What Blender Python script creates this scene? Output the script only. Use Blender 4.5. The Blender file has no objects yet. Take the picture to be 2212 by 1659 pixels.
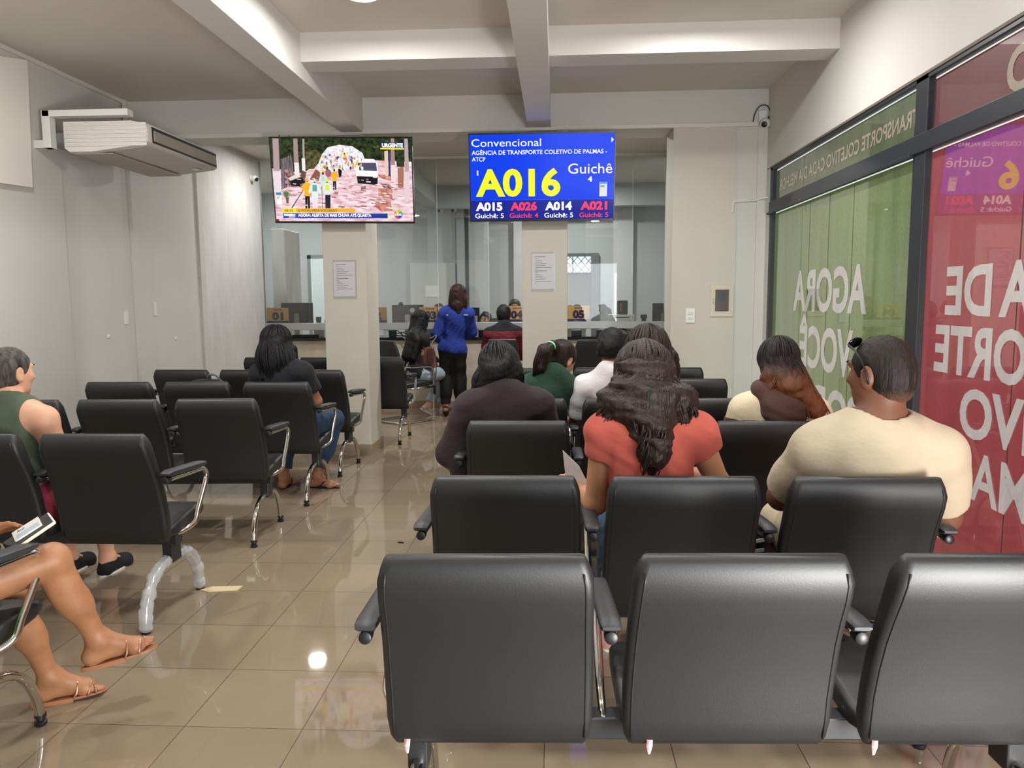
import bpy, bmesh, math, random
import numpy as np
from mathutils import Vector, Matrix
S = bpy.context.scene
COL = S.collection
R = math.radians
random.seed(7)

# ---------------------------------------------------------------- camera, world, exposure
cam_d = bpy.data.cameras.new('camera')
cam = bpy.data.objects.new('camera', cam_d)
COL.objects.link(cam)
S.camera = cam
F_PX, YAW, PIT, ROL, EYE = 1671.71, 0.057476, 0.109199, -0.007258, 1.5
_fw = Vector((-math.sin(YAW) * math.cos(PIT), math.cos(YAW) * math.cos(PIT), -math.sin(PIT)))
_rt = Vector((math.cos(YAW), math.sin(YAW), 0))
_up = _rt.cross(_fw)
_r2 = _rt * math.cos(ROL) + _up * math.sin(ROL)
_u2 = -_rt * math.sin(ROL) + _up * math.cos(ROL)
cam.matrix_world = Matrix(((_r2.x, _u2.x, -_fw.x, 0), (_r2.y, _u2.y, -_fw.y, 0), (_r2.z, _u2.z, -_fw.z, EYE), (0, 0, 0, 1)))
cam_d.sensor_fit = 'HORIZONTAL'
cam_d.sensor_width = 36.0
cam_d.lens = 36.0 * F_PX / 2212.0
cam_d.clip_start = 0.02
cam_d.clip_end = 200

W = bpy.data.worlds.new('world')
S.world = W
W.use_nodes = True
_bg = W.node_tree.nodes['Background']
_bg.inputs[0].default_value = (0.86, 0.93, 1.0, 1)
_bg.inputs[1].default_value = 1.6
vs = S.view_settings
S.display_settings.display_device = 'sRGB'
vs.view_transform = 'Standard'
vs.look = 'None'
vs.gamma = 1
vs.use_curve_mapping = False
vs.exposure = -0.3
S.cycles.use_denoising = True
S.cycles.max_bounces = 8
S.cycles.diffuse_bounces = 4
S.cycles.glossy_bounces = 4
S.cycles.transmission_bounces = 6
S.cycles.transparent_max_bounces = 12
S.cycles.caustics_reflective = False
S.cycles.caustics_refractive = False
S.cycles.sample_clamp_indirect = 6


def area_light(name, loc, power, size, color=(1, 1, 1), rot=(0, 0, 0), shape='DISK', sy=None, spread=180):
    d = bpy.data.lights.new(name, 'AREA')
    d.energy = power
    d.shape = shape
    d.size = size
    if sy:
        d.size_y = sy
    d.color = color
    d.spread = R(spread)
    o = bpy.data.objects.new(name, d)
    o.location = loc
    o.rotation_euler = rot
    COL.objects.link(o)
    return o


# lamps under the ceiling (their fixtures are built with the room)
LAMPS = [(-1.17, 4.84, 3.345, 46), (0.92, 4.95, 3.345, 46), (-0.95, 2.7, 3.345, 42), (0.92, 2.7, 3.345, 34),
         (-3.1, 4.2, 3.37, 42), (-3.1, 0.9, 3.37, 22), (-3.25, 9.9, 3.4, 34), (-0.6, 9.0, 3.4, 85),
         (-4.3, 12.3, 3.38, 78), (0.2, 12.4, 3.4, 78)]
for _x, _y, _z, _p in LAMPS:
    area_light('lamp_light', (_x, _y, _z - 0.035), _p, 0.2, (1.0, 0.988, 0.965))
# added area light standing in for daylight from an assumed entrance behind the camera
area_light('daylight', (1.0, -2.6, 1.35), 60, 2.1, (0.93, 0.96, 1.0), (R(90), 0, 0), 'RECTANGLE', 2.4)
# added light for the nearest bench, before an unseen pane taken as clear
area_light('daylight', (1.90, 0.1, 1.65), 80, 1.1, (0.95, 0.975, 1.0), (0, R(90), R(-25)), 'RECTANGLE', 1.3)
# added low light to brighten the nearest bench backs, as if pavement glare
area_light('daylight', (1.90, 0.35, 0.5), 330, 0.9, (1.0, 0.985, 0.96), (0, R(90), R(-35)), 'RECTANGLE', 1.7)
# daylight through the small office window
area_light('daylight', (0.5, 15.7, 2.3), 6, 1.2, (0.9, 0.96, 1.0), (R(-80), 0, 0), 'RECTANGLE', 0.6)


# ---------------------------------------------------------------- materials
def lin(c):
    if isinstance(c, str):
        c = tuple(int(c[i:i + 2], 16) for i in (0, 2, 4))
    return tuple(((v / 255) / 12.92 if v / 255 <= 0.04045 else ((v / 255 + 0.055) / 1.055) ** 2.4) for v in c)


def mat(name, c, rough=0.5, metal=0.0, var=0.0, scale=8.0, bump=0.0, bscale=60.0, spec=0.5, emit=0.0, coat=0.0, stretch=(1, 1, 1), c2=None, sheen=0.0, detail=4):
    m = bpy.data.materials.new(name)
    m.use_nodes = True
    nt = m.node_tree
    b = nt.nodes['Principled BSDF']
    b.inputs['Roughness'].default_value = rough
    b.inputs['Metallic'].default_value = metal
    b.inputs['Specular IOR Level'].default_value = spec
    b.inputs['Coat Weight'].default_value = coat
    if coat:
        b.inputs['Coat Roughness'].default_value = 0.03
    if sheen:
        b.inputs['Sheen Weight'].default_value = sheen
    c = lin(c)
    tc = nt.nodes.new('ShaderNodeTexCoord')
    mp = nt.nodes.new('ShaderNodeMapping')
    mp.inputs['Scale'].default_value = stretch
    nt.links.new(tc.outputs['Object'], mp.inputs['Vector'])
    n = nt.nodes.new('ShaderNodeTexNoise')
    n.inputs['Scale'].default_value = scale
    n.inputs['Detail'].default_value = detail
    nt.links.new(mp.outputs[0], n.inputs['Vector'])
    rp = nt.nodes.new('ShaderNodeValToRGB')
    rp.color_ramp.elements[0].position = 0.3
    rp.color_ramp.elements[1].position = 0.7
    lo = lin(c2) if c2 else tuple(v * (1 - var) for v in c)
    rp.color_ramp.elements[0].color = (*lo, 1)
    rp.color_ramp.elements[1].color = (*c, 1)
    nt.links.new(n.outputs['Fac'], rp.inputs[0])
    nt.links.new(rp.outputs[0], b.inputs['Base Color'])
    if emit:
        nt.links.new(rp.outputs[0], b.inputs['Emission Color'])
        b.inputs['Emission Strength'].default_value = emit
    if bump:
        n2 = nt.nodes.new('ShaderNodeTexNoise')
        n2.inputs['Scale'].default_value = bscale
        n2.inputs['Detail'].default_value = 3
        nt.links.new(mp.outputs[0], n2.inputs['Vector'])
        bp = nt.nodes.new('ShaderNodeBump')
        bp.inputs['Strength'].default_value = bump
        bp.inputs['Distance'].default_value = 0.01
        nt.links.new(n2.outputs['Fac'], bp.inputs['Height'])
        nt.links.new(bp.outputs[0], b.inputs['Normal'])
    return m


def emis(name, c, k=1.0, gloss=0.12):
    """a lit display colour under a smooth front glass"""
    m = bpy.data.materials.new(name)
    m.use_nodes = True
    b = m.node_tree.nodes['Principled BSDF']
    b.inputs['Base Color'].default_value = (0.004, 0.004, 0.004, 1)
    b.inputs['Emission Color'].default_value = (*lin(c), 1)
    b.inputs['Emission Strength'].default_value = k * 1.3
    b.inputs['Roughness'].default_value = 0.12
    b.inputs['Specular IOR Level'].default_value = gloss
    return m


def glass(name, tint=(0.95, 0.965, 0.96), refl=0.055):
    m = bpy.data.materials.new(name)
    m.use_nodes = True
    nt = m.node_tree
    nt.nodes.remove(nt.nodes['Principled BSDF'])
    o = nt.nodes['Material Output']
    t = nt.nodes.new('ShaderNodeBsdfTransparent')
    t.inputs[0].default_value = (*tint, 1)
    g = nt.nodes.new('ShaderNodeBsdfGlossy')
    g.inputs['Roughness'].default_value = 0.0
    fr = nt.nodes.new('ShaderNodeLayerWeight')
    fr.inputs[0].default_value = 0.18
    ad = nt.nodes.new('ShaderNodeMath')
    ad.operation = 'MULTIPLY_ADD'
    ad.inputs[1].default_value = 0.9
    ad.inputs[2].default_value = refl
    ad.use_clamp = True
    nt.links.new(fr.outputs['Fresnel'], ad.inputs[0])
    mx = nt.nodes.new('ShaderNodeMixShader')
    nt.links.new(ad.outputs[0], mx.inputs[0])
    nt.links.new(t.outputs[0], mx.inputs[1])
    nt.links.new(g.outputs[0], mx.inputs[2])
    nt.links.new(mx.outputs[0], o.inputs[0])
    return m


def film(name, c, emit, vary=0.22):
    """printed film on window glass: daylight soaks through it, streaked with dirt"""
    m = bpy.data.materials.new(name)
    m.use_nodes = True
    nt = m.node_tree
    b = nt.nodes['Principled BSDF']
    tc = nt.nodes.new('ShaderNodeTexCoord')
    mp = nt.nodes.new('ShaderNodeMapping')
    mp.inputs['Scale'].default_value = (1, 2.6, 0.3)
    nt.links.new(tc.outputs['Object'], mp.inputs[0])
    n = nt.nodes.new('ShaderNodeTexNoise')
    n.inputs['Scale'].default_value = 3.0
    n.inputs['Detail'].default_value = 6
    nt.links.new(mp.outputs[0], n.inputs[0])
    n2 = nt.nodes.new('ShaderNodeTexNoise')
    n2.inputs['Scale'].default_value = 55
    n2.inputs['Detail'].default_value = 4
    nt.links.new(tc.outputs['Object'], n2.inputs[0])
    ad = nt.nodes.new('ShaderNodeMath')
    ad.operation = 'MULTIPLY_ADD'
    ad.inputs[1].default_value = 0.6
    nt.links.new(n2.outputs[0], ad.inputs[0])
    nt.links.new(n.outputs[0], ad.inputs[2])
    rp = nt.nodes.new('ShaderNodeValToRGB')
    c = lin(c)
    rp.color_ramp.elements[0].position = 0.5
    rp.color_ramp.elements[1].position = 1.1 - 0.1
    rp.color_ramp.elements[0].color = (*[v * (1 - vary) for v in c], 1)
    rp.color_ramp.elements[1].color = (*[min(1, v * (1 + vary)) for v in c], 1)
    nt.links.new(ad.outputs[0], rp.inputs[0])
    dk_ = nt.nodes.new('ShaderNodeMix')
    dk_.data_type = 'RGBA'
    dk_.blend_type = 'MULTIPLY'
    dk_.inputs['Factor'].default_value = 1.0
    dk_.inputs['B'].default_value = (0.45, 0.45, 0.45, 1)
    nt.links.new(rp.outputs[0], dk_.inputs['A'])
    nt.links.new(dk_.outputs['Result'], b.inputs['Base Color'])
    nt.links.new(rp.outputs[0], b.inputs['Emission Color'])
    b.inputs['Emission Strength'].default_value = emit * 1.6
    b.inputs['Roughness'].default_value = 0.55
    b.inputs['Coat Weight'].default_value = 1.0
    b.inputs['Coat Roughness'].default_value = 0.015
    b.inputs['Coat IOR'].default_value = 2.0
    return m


# ---------------------------------------------------------------- mesh helpers
def obj(name, bm, m, parent=None, smooth=False, loc=None, ang=None):
    me = bpy.data.meshes.new(name)
    bmesh.ops.recalc_face_normals(bm, faces=bm.faces[:])
    bm.to_mesh(me)
    bm.free()
    for x in (m if isinstance(m, (list, tuple)) else [m]):
        me.materials.append(x)
    if smooth:
        me.polygons.foreach_set('use_smooth', [True] * len(me.polygons))
        if ang:
            me.set_sharp_from_angle(angle=R(ang))
    o = bpy.data.objects.new(name, me)
    COL.objects.link(o)
    if parent:
        o.parent = parent
    if loc:
        o.location = loc
    return o


def tag(o, label, cat, group=None, kind=None):
    o['label'] = label
    o['category'] = cat
    if group:
        o['group'] = group
    if kind:
        o['kind'] = kind
    return o


def thing(name, label, cat, loc=(0, 0, 0), rz=0.0, group=None):
    o = bpy.data.objects.new(name, None)
    o.empty_display_size = 0.1
    COL.objects.link(o)
    o.location = loc
    o.rotation_euler = (0, 0, rz)
    return tag(o, label, cat, group)


def struct(o):
    o['kind'] = 'structure'
    return o


def box(bm, a, b, bev=0.0, M=None, seg=2):
    r = bmesh.ops.create_cube(bm, size=1)
    vs_ = r['verts']
    bmesh.ops.scale(bm, vec=[abs(b[i] - a[i]) for i in range(3)], verts=vs_)
    bmesh.ops.translate(bm, vec=[(a[i] + b[i]) / 2 for i in range(3)], verts=vs_)
    if bev:
        es = list({e for v in vs_ for e in v.link_edges})
        q = bmesh.ops.bevel(bm, geom=es, offset=bev, segments=seg, affect='EDGES', profile=0.5)
        vs_ = list({v for f in q['faces'] for v in f.verts} | {v for v in vs_ if v.is_valid})
    if M is not None:
        bmesh.ops.transform(bm, matrix=M, verts=[v for v in vs_ if v.is_valid])
    return bm


def bx(a, b, bev=0.0, seg=2):
    return box(bmesh.new(), a, b, bev, None, seg)


def catmull(pts, n):
    P = [np.array(p, float) for p in pts]
    P = [2 * P[0] - P[1]] + P + [2 * P[-1] - P[-2]]
    out = []
    for i in range(1, len(P) - 2):
        for t in np.linspace(0, 1, n, endpoint=False):
            a, b, c, d = P[i - 1:i + 3]
            out.append(0.5 * (2 * b + (c - a) * t + (2 * a - 5 * b + 4 * c - d) * t * t + (3 * b - a - 3 * c + d) * t ** 3))
    out.append(P[-2])
    return out


def tube(bm, pts, r, n=8, cap=True, flat=1.0):
    """sweep a round (or flattened) section; r a number or a list"""
    P = [Vector(p) for p in pts]
    rs = r if hasattr(r, '__len__') else [r] * len(P)
    prev = None
    rings = []
    for i, p in enumerate(P):
        t = (P[min(i + 1, len(P) - 1)] - P[max(i - 1, 0)])
        t = t.normalized() if t.length > 1e-9 else Vector((0, 0, 1))
        if prev is None:
            a = t.cross(Vector((0, 0, 1)))
            if a.length < 0.1:
                a = t.cross(Vector((0, 1, 0)))
        else:
            a = prev - t * prev.dot(t)
        a = a.normalized()
        prev = a
        b = t.cross(a)
        rings.append([bm.verts.new(p + (a * math.cos(k * 2 * math.pi / n) + b * math.sin(k * 2 * math.pi / n) * flat) * rs[i]) for k in range(n)])
    for A, B in zip(rings, rings[1:]):
        for k in range(n):
            bm.faces.new((A[k], A[(k + 1) % n], B[(k + 1) % n], B[k]))
    if cap:
        bm.faces.new(rings[0][::-1])
        bm.faces.new(rings[-1])
    return bm


def lathe(bm, prof, c=(0, 0, 0), n=20, M=None):
    rings = []
    for r, z in prof:
        rings.append([bm.verts.new((c[0] + r * math.cos(k * 2 * math.pi / n), c[1] + r * math.sin(k * 2 * math.pi / n), c[2] + z)) for k in range(n)])
    for A, B in zip(rings, rings[1:]):
        for k in range(n):
            bm.faces.new((A[k], A[(k + 1) % n], B[(k + 1) % n], B[k]))
    bm.faces.new(rings[0][::-1])
    bm.faces.new(rings[-1])
    if M is not None:
        bmesh.ops.transform(bm, matrix=M, verts=[v for q in rings for v in q])
    return bm


def poly(bm, pts, mi=0):
    f = bm.faces.new([bm.verts.new(p) for p in pts])
    f.material_index = mi
    return f


def loft(bm, rings, cap=True):
    Q = [[bm.verts.new(p) for p in r] for r in rings]
    n = len(Q[0])
    for A, B in zip(Q, Q[1:]):
        for k in range(n):
            bm.faces.new((A[k], A[(k + 1) % n], B[(k + 1) % n], B[k]))
    if cap:
        bm.faces.new(Q[0][::-1])
        bm.faces.new(Q[-1])
    return bm


def copy_tree(o, parent=None):
    c = o.copy()
    COL.objects.link(c)
    c.parent = parent
    for ch in o.children:
        copy_tree(ch, c)
    return c


def text(name, s, m, org, ux, uy, w=None, h=0.1, bold=0.0, parent=None, align='L', font=None):
    """flat lettering: cap height h, optional total width w, starting at org along ux, up along uy"""
    cu = bpy.data.curves.new(name, 'FONT')
    cu.body = s
    cu.offset = bold
    cu.resolution_u = 4
    ob = bpy.data.objects.new(name, cu)
    src = ob.to_mesh()
    n = len(src.vertices)
    co = np.empty(n * 3, np.float32)
    src.vertices.foreach_get('co', co)
    co = co.reshape(-1, 3)
    fs = [tuple(p.vertices) for p in src.polygons]
    ob.to_mesh_clear()
    bpy.data.objects.remove(ob)
    bpy.data.curves.remove(cu)
    x0, x1 = co[:, 0].min() if n else 0, co[:, 0].max() if n else 1
    k = h / 0.729
    kx = k if w is None else w / (x1 - x0)
    wid = (x1 - x0) * kx
    off = {'L': 0, 'C': -wid / 2, 'R': -wid}[align]
    ux, uy, org = np.array(ux, float), np.array(uy, float), np.array(org, float)
    X = org + np.outer((co[:, 0] - x0) * kx + off, ux) + np.outer(co[:, 1] * k, uy)
    me = bpy.data.meshes.new(name)
    me.from_pydata(X.tolist(), [], fs)
    me.materials.append(m)
    o = bpy.data.objects.new(name, me)
    COL.objects.link(o)
    if parent:
        o.parent = parent
    return o
# ---------------------------------------------------------------- the room
M_wall = mat('wall_paint', 'd3d1cb', 0.7, var=0.05, scale=1.5, bump=0.03, bscale=120)
M_wallw = mat('textured_plaster', 'dedcd8', 0.75, var=0.14, scale=7, bump=0.25, bscale=25, stretch=(1, 1, 0.35))
M_ceil = mat('ceiling_paint', 'd2ccc2', 0.8, var=0.04, scale=2)
M_pillar = mat('pillar_paint', 'cdc9bc', 0.6, var=0.04, scale=3, bump=0.04, bscale=90)
M_trimw = mat('white_trim', 'dedad0', 0.5)
M_black = mat('black_metal', '24282c', 0.45, var=0.25, scale=20)
M_reveal = mat('reveal_paint', '75685c', 0.7, var=0.2, scale=10)
M_office = mat('office_paint', 'b0b6b6', 0.7, var=0.03, scale=2)
M_officel = mat('office_light_paint', 'c4c7c6', 0.7)
M_alu = mat('aluminium', 'b4b8b8', 0.38, 0.55)
M_glass = glass('clear_glass')
M_edge = mat('glass_edge', 'c8d6d2', 0.2)
M_plaster = mat('counter_plaster', 'cdc2ae', 0.7, var=0.22, scale=5, bump=0.1, bscale=30)
M_granite = mat('black_granite', '17181a', 0.15, var=0.4, scale=200)
M_skirt = mat('skirting_tile', 'a4907a', 0.25, var=0.1)
M_white = mat('white_plastic', 'e6e5e1', 0.4)
M_blk = mat('black_plastic', '15171a', 0.4)
M_cable = mat('cable_black', '101216', 0.5)

XL, XR, YH, YG = -4.083, 1.923, 7.365, 10.67


def wall(name, a, b, m, bev=0.0):
    return struct(obj(name, bx(a, b, bev), m))


# floor tiles: joints 0.426 m apart
def floor_mat():
    m = bpy.data.materials.new('glossy_floor_tiles')
    m.use_nodes = True
    nt = m.node_tree
    b = nt.nodes['Principled BSDF']
    tc = nt.nodes.new('ShaderNodeTexCoord')
    sp = nt.nodes.new('ShaderNodeSeparateXYZ')
    nt.links.new(tc.outputs['Object'], sp.inputs[0])
    T = 0.42608

    def math_(op, a, v=None, c=None):
        q = nt.nodes.new('ShaderNodeMath')
        q.operation = op
        for i, s in enumerate((a, v, c)):
            if s is None:
                continue
            if hasattr(s, 'links'):
                nt.links.new(s, q.inputs[i])
            else:
                q.inputs[i].default_value = s
        return q.outputs[0]
    masks, ids = [], []
    for ax, off in ((0, -1.31919), (1, 3.80759)):
        t = math_('MULTIPLY_ADD', sp.outputs[ax], 1 / T, -off / T + 100)
        ids.append(math_('FLOOR', t))
        f = math_('FRACT', t)
        d = math_('MINIMUM', f, math_('SUBTRACT', 1.0, f))
        masks.append(math_('LESS_THAN', d, 0.0038))
    g = math_('MAXIMUM', *masks)
    cb = nt.nodes.new('ShaderNodeCombineXYZ')
    nt.links.new(ids[0], cb.inputs[0])
    nt.links.new(ids[1], cb.inputs[1])
    wn = nt.nodes.new('ShaderNodeTexWhiteNoise')
    nt.links.new(cb.outputs[0], wn.inputs[0])
    n = nt.nodes.new('ShaderNodeTexNoise')
    n.inputs['Scale'].default_value = 2.2
    n.inputs['Detail'].default_value = 5
    nt.links.new(tc.outputs['Object'], n.inputs['Vector'])
    n3 = nt.nodes.new('ShaderNodeTexNoise')
    n3.inputs['Scale'].default_value = 150
    nt.links.new(tc.outputs['Object'], n3.inputs['Vector'])
    s = math_('MULTIPLY_ADD', wn.outputs[0], 0.25, math_('MULTIPLY_ADD', n3.outputs[0], 0.2, math_('MULTIPLY', n.outputs[0], 0.6)))
    rp = nt.nodes.new('ShaderNodeValToRGB')
    rp.color_ramp.elements[0].position = 0.2
    rp.color_ramp.elements[1].position = 0.85
    rp.color_ramp.elements[0].color = (*lin('82735f'), 1)
    rp.color_ramp.elements[1].color = (*lin('958570'), 1)
    nt.links.new(s, rp.inputs[0])
    mx = nt.nodes.new('ShaderNodeMix')
    mx.data_type = 'RGBA'
    nt.links.new(g, mx.inputs['Factor'])
    nt.links.new(rp.outputs[0], mx.inputs['A'])
    mx.inputs['B'].default_value = (*lin('453a2d'), 1)
    nt.links.new(mx.outputs['Result'], b.inputs['Base Color'])
    ro = math_('MULTIPLY_ADD', g, 0.4, 0.035)
    nt.links.new(ro, b.inputs['Roughness'])
    b.inputs['Specular IOR Level'].default_value = 0.55
    return m


M_floor = floor_mat()
wall('floor', (-5.6, -3.2, -0.12), (2.6, 17.0, 0.0), M_floor)
# ceilings of the bays, the slab over the office
wall('ceiling', (-5.6, -3.2, 3.385), (-1.94, YH + 0.15, 3.6), M_ceil)
wall('ceiling', (-1.95, -3.2, 3.375), (2.6, YH + 0.15, 3.6), M_ceil)
wall('ceiling', (-5.6, YH + 0.14, 3.42), (2.6, 17.0, 3.6), M_ceil)
# beams
wall('ceiling_beam', (-2.003, -3.2, 3.062), (-1.80, YH + 0.02, 3.52), M_wall)
wall('ceiling_beam', (-0.259, -3.2, 3.062), (-0.048, YH + 0.02, 3.52), M_wall)
wall('ceiling_beam', (-1.805, 5.59, 3.177), (XR + 0.01, 5.85, 3.52), M_wall)
wall('ceiling_beam', (-1.805, -0.2, 3.177), (XR + 0.01, 0.08, 3.52), M_wall)
wall('ceiling_beam', (XL - 0.02, YH, 3.05), (XR + 0.01, 7.8, 3.52), M_wall)
# thin cable trunking under the header
wall('trim_1', (-4.06, YH - 0.018, 3.035), (-1.83, YH + 0.001, 3.07), M_trimw)
wall('trim_2', (-1.83, YH - 0.02, 3.045), (-0.29, YH + 0.001, 3.078), M_trimw)
wall('trim_3', (-0.03, YH - 0.02, 3.045), (1.83, YH + 0.001, 3.08), M_trimw)
wall('trim_4', (-0.33, YH - 0.06, 3.035), (0.01, YH + 0.001, 3.062), M_trimw)
# left wall with its shallow pilasters and the brighter plastered stretch
wall('wall_left', (XL - 0.2, -3.2, 0), (XL, 8.84, 3.4), M_wall)
wall('wall_left', (XL - 0.2, 8.84, 0), (XL + 0.012, 10.72, 3.43), M_wallw)
wall('pilaster', (XL - 0.05, -3.2, 0), (XL + 0.015, 6.31, 3.39), M_wall)
wall('pilaster', (XL - 0.05, 7.32, 0), (XL + 0.035, 7.6, 3.39), M_wall)
wall('pilaster', (XL - 0.05, 8.72, 0), (XL + 0.03, 8.84, 3.42), M_wall)
wall('baseboard_left', (XL, -3.2, 0), (XL + 0.028, 10.6, 0.1), M_skirt)
# right wall: only its upper band, a sill, and the piers that frame the glazing
wall('wall_right', (XR, -3.2, 2.654), (XR + 0.2, 8.0, 3.52), M_wall)
wall('wall_right', (XR, 7.24, 0), (XR + 0.2, 8.0, 2.66), M_wall)
wall('wall_right', (XR, -3.2, 0), (XR + 0.2, -0.6, 2.66), M_wall)
wall('trim_5', (XR - 0.004, -0.6, 2.647), (XR + 0.1, 7.25, 2.662), M_reveal)
wall('wall_back', (-4.3, -3.2, 0), (-0.7, -3.0, 3.6), M_wall)
wall('wall_back', (-0.7, -3.2, 2.6), (2.3, -3.0, 3.6), M_wall)
# column beside the counter and the recessed wall to the corner
wall('pillar', (1.074, YH, 0), (1.649, 7.8, 3.06), M_pillar, 0.006)
wall('wall_end', (1.64, YH + 0.012, 0), (XR + 0.2, 7.8, 3.06), M_wall)
wall('wall_end', (1.5, 7.78, 0), (1.68, YG + 0.3, 3.45), M_wall)
wall('pilaster', (1.838, YH - 0.006, 0), (XR + 0.01, 7.5, 3.06), M_wall)
for n_, x0, x1 in (('pillar', -2.225, -1.805), ('pillar', -0.322, 0.106)):
    wall(n_, (x0, YH, 0), (x1, 7.835, 3.06), M_pillar, 0.006)
    wall('baseboard', (x0 - 0.012, YH - 0.012, 0), (x1 + 0.012, 7.847, 0.1), M_skirt)
wall('baseboard', (1.06, YH - 0.012, 0), (1.66, 7.75, 0.1), M_skirt)

# counter
wall('counter', (XL, 10.64, 0), (1.53, 10.82, 0.945), M_plaster)
wall('baseboard', (XL, 10.625, 0), (1.53, 10.66, 0.1), M_skirt)
obj('countertop', bx((XL, 10.6, 0.945), (1.53, 11.35, 0.985), 0.004), M_granite)
struct(bpy.data.objects['countertop'])
rail = struct(obj('window_frame', bx((XL + 0.01, 10.64, 1.092), (1.53, 10.70, 1.188), 0.004), M_alu))
for x in (-3.2, -2.36, -1.11, 0.44, 1.3):
    obj('rail_post', bx((x - 0.035, 10.65, 0.985), (x + 0.035, 10.69, 1.095)), M_alu, rail)
seams = [XL + 0.01, -1.62, -0.92, 1.03, 1.53]
for i, (a, b) in enumerate(zip(seams, seams[1:])):
    g = struct(obj('window_%d' % (i + 1), bx((a + 0.002, 10.666, 1.188), (b - 0.002, 10.676, 3.418)), M_glass))
    obj('glass_edge', bx((b - 0.003, 10.664, 1.188), (b + 0.001, 10.678, 3.418)), M_edge, g)
wall('trim_6', (XL + 0.01, 10.64, 3.395), (1.53, 10.70, 3.425), M_trimw)

# office behind the glass
wall('wall_office', (-5.5, 13.95, 0), (0.10, 14.05, 3.45), M_office)
wall('wall_office', (0.62, 13.95, 0), (2.4, 14.05, 3.45), M_office)
wall('wall_office', (0.10, 13.95, 2.28), (0.62, 14.05, 3.45), M_office)
wall('wall_office', (-5.6, 10.6, 0), (-5.4, 14.0, 3.45), M_office)
wall('wall_office', (-5.6, 10.6, 0), (XL - 0.19, 10.72, 3.45), M_office)
wall('wall_office', (2.3, 10.9, 0), (2.4, 17.0, 3.45), M_officel)
wall('wall_office', (XL - 0.1, 11.3, 0), (-3.98, 12.0, 2.55), M_wallw, 0.02)
wall('pilaster', (-1.75, 13.75, 0), (-1.62, 13.97, 3.45), M_office)
wall('pilaster', (-0.75, 13.8, 0), (-0.42, 13.97, 3.45), M_officel)
wall('pilaster', (-1.55, 13.85, 0), (-1.2, 13.97, 3.45), M_officel)
wall('pilaster', (1.0, 13.85, 0), (1.35, 13.97, 3.45), M_officel)
wall('ceiling_beam', (-2.3, 10.75, 3.12), (-2.05, 13.97, 3.44), M_officel)
wall('ceiling_beam', (-2.05, 13.3, 3.05), (2.35, 13.5, 3.44), M_office)
wall('wall_room', (-0.6, 16.0, 0), (2.4, 16.1, 2.02), mat('beige_paint', 'c9c2ac', 0.7))
wall('wall_room', (-0.6, 16.0, 2.5), (2.4, 16.1, 3.45), M_officel)
d = struct(obj('door_1', bx((-4.43, 13.9, 0), (-3.6, 13.95, 2.25), 0.005), mat('pale_blue_door', 'd3dfe2', 0.5)))
obj('door_frame', bx((-4.5, 13.93, 0), (-4.43, 13.96, 2.32)), mat('grey_frame', '7b8280', 0.5), d)
obj('door_frame', bx((-4.5, 13.93, 2.25), (-3.55, 13.96, 2.32)), bpy.data.materials['grey_frame'], d)
obj('door_handle', lathe(bmesh.new(), [(0.03, 0), (0.03, 0.03)], (0, 0, 0), 12, Matrix.Translation((-4.36, 13.9, 1.05)) @ Matrix.Rotation(R(90), 4, 'X')), M_blk, d)
d = struct(obj('door_2', bx((-2.62, 13.9, 0), (-1.8, 13.95, 2.15), 0.005), M_officel))
dk = mat('dark_grey_post', '5d6163', 0.5)
struct(obj('trim_7', bx((0.62, 13.85, 0), (0.75, 14.06, 2.3)), dk))
struct(obj('trim_8', bx((0.08, 13.93, 2.25), (0.75, 14.06, 2.3)), dk))
w_ = struct(obj('window_5', bx((-0.3, 16.02, 2.02), (1.2, 16.03, 2.5)), mat('bright_sky_pane', 'e8f2f6', 0.3, emit=1.5)))
bm = bmesh.new()
for k in range(-4, 12):
    x = -0.3 + k * 0.15
    tube(bm, [(x, 16.0, 2.02), (x + 0.42, 16.0, 2.5)], 0.006, 5)
    tube(bm, [(x + 0.42, 16.005, 2.02), (x, 16.005, 2.5)], 0.006, 5)
obj('lattice', bm, dk, w_)
obj('window_frame', box(bx((-0.4, 15.97, 1.99), (1.3, 16.03, 2.03)), (0.33, 15.96, 2.03), (0.345, 15.98, 2.42)), dk, w_)
obj('latch_box', bx((0.28, 15.93, 2.36), (0.4, 15.99, 2.46)), M_blk, w_)

# right-hand glazing: black steel frame, printed films
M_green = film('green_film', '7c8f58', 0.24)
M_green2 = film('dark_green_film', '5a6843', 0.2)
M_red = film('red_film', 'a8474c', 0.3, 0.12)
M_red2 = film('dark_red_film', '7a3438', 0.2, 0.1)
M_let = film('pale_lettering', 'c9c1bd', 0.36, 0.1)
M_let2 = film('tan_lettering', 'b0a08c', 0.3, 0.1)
M_gap = mat('bare_glass_strip', 'f4f6f4', 0.3, emit=1.1)
XF = 1.957
KS = 0.9358


def sy(y):
    return y * KS


def sz(z):
    return 1.5 + (z - 1.5) * KS


def post(y0, y1):
    struct(obj('window_post', bx((1.925, sy(y0), 0), (2.005, sy(y1), sz(2.74)), 0.004), M_black))


post(4.56, 4.71)
post(7.66, 7.74)
post(0.9, 1.05)
post(-0.64, -0.5)
tr = struct(obj('window_transom', bx((1.912, -0.55, sz(2.305)), (2.005, sy(7.72), sz(2.408)), 0.004), M_black))
obj('transom_lip', bx((1.898, sy(4.7), sz(2.29)), (1.926, sy(7.74), sz(2.312)), 0.003), M_black, tr)
struct(obj('window_frame', bx((1.925, -0.55, sz(2.70)), (2.005, sy(7.72), sz(2.735)), 0.003), M_black))
struct(obj('window_frame', bx((1.925, -0.55, 0.0), (2.005, sy(7.72), 0.05), 0.003), M_black))


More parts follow.
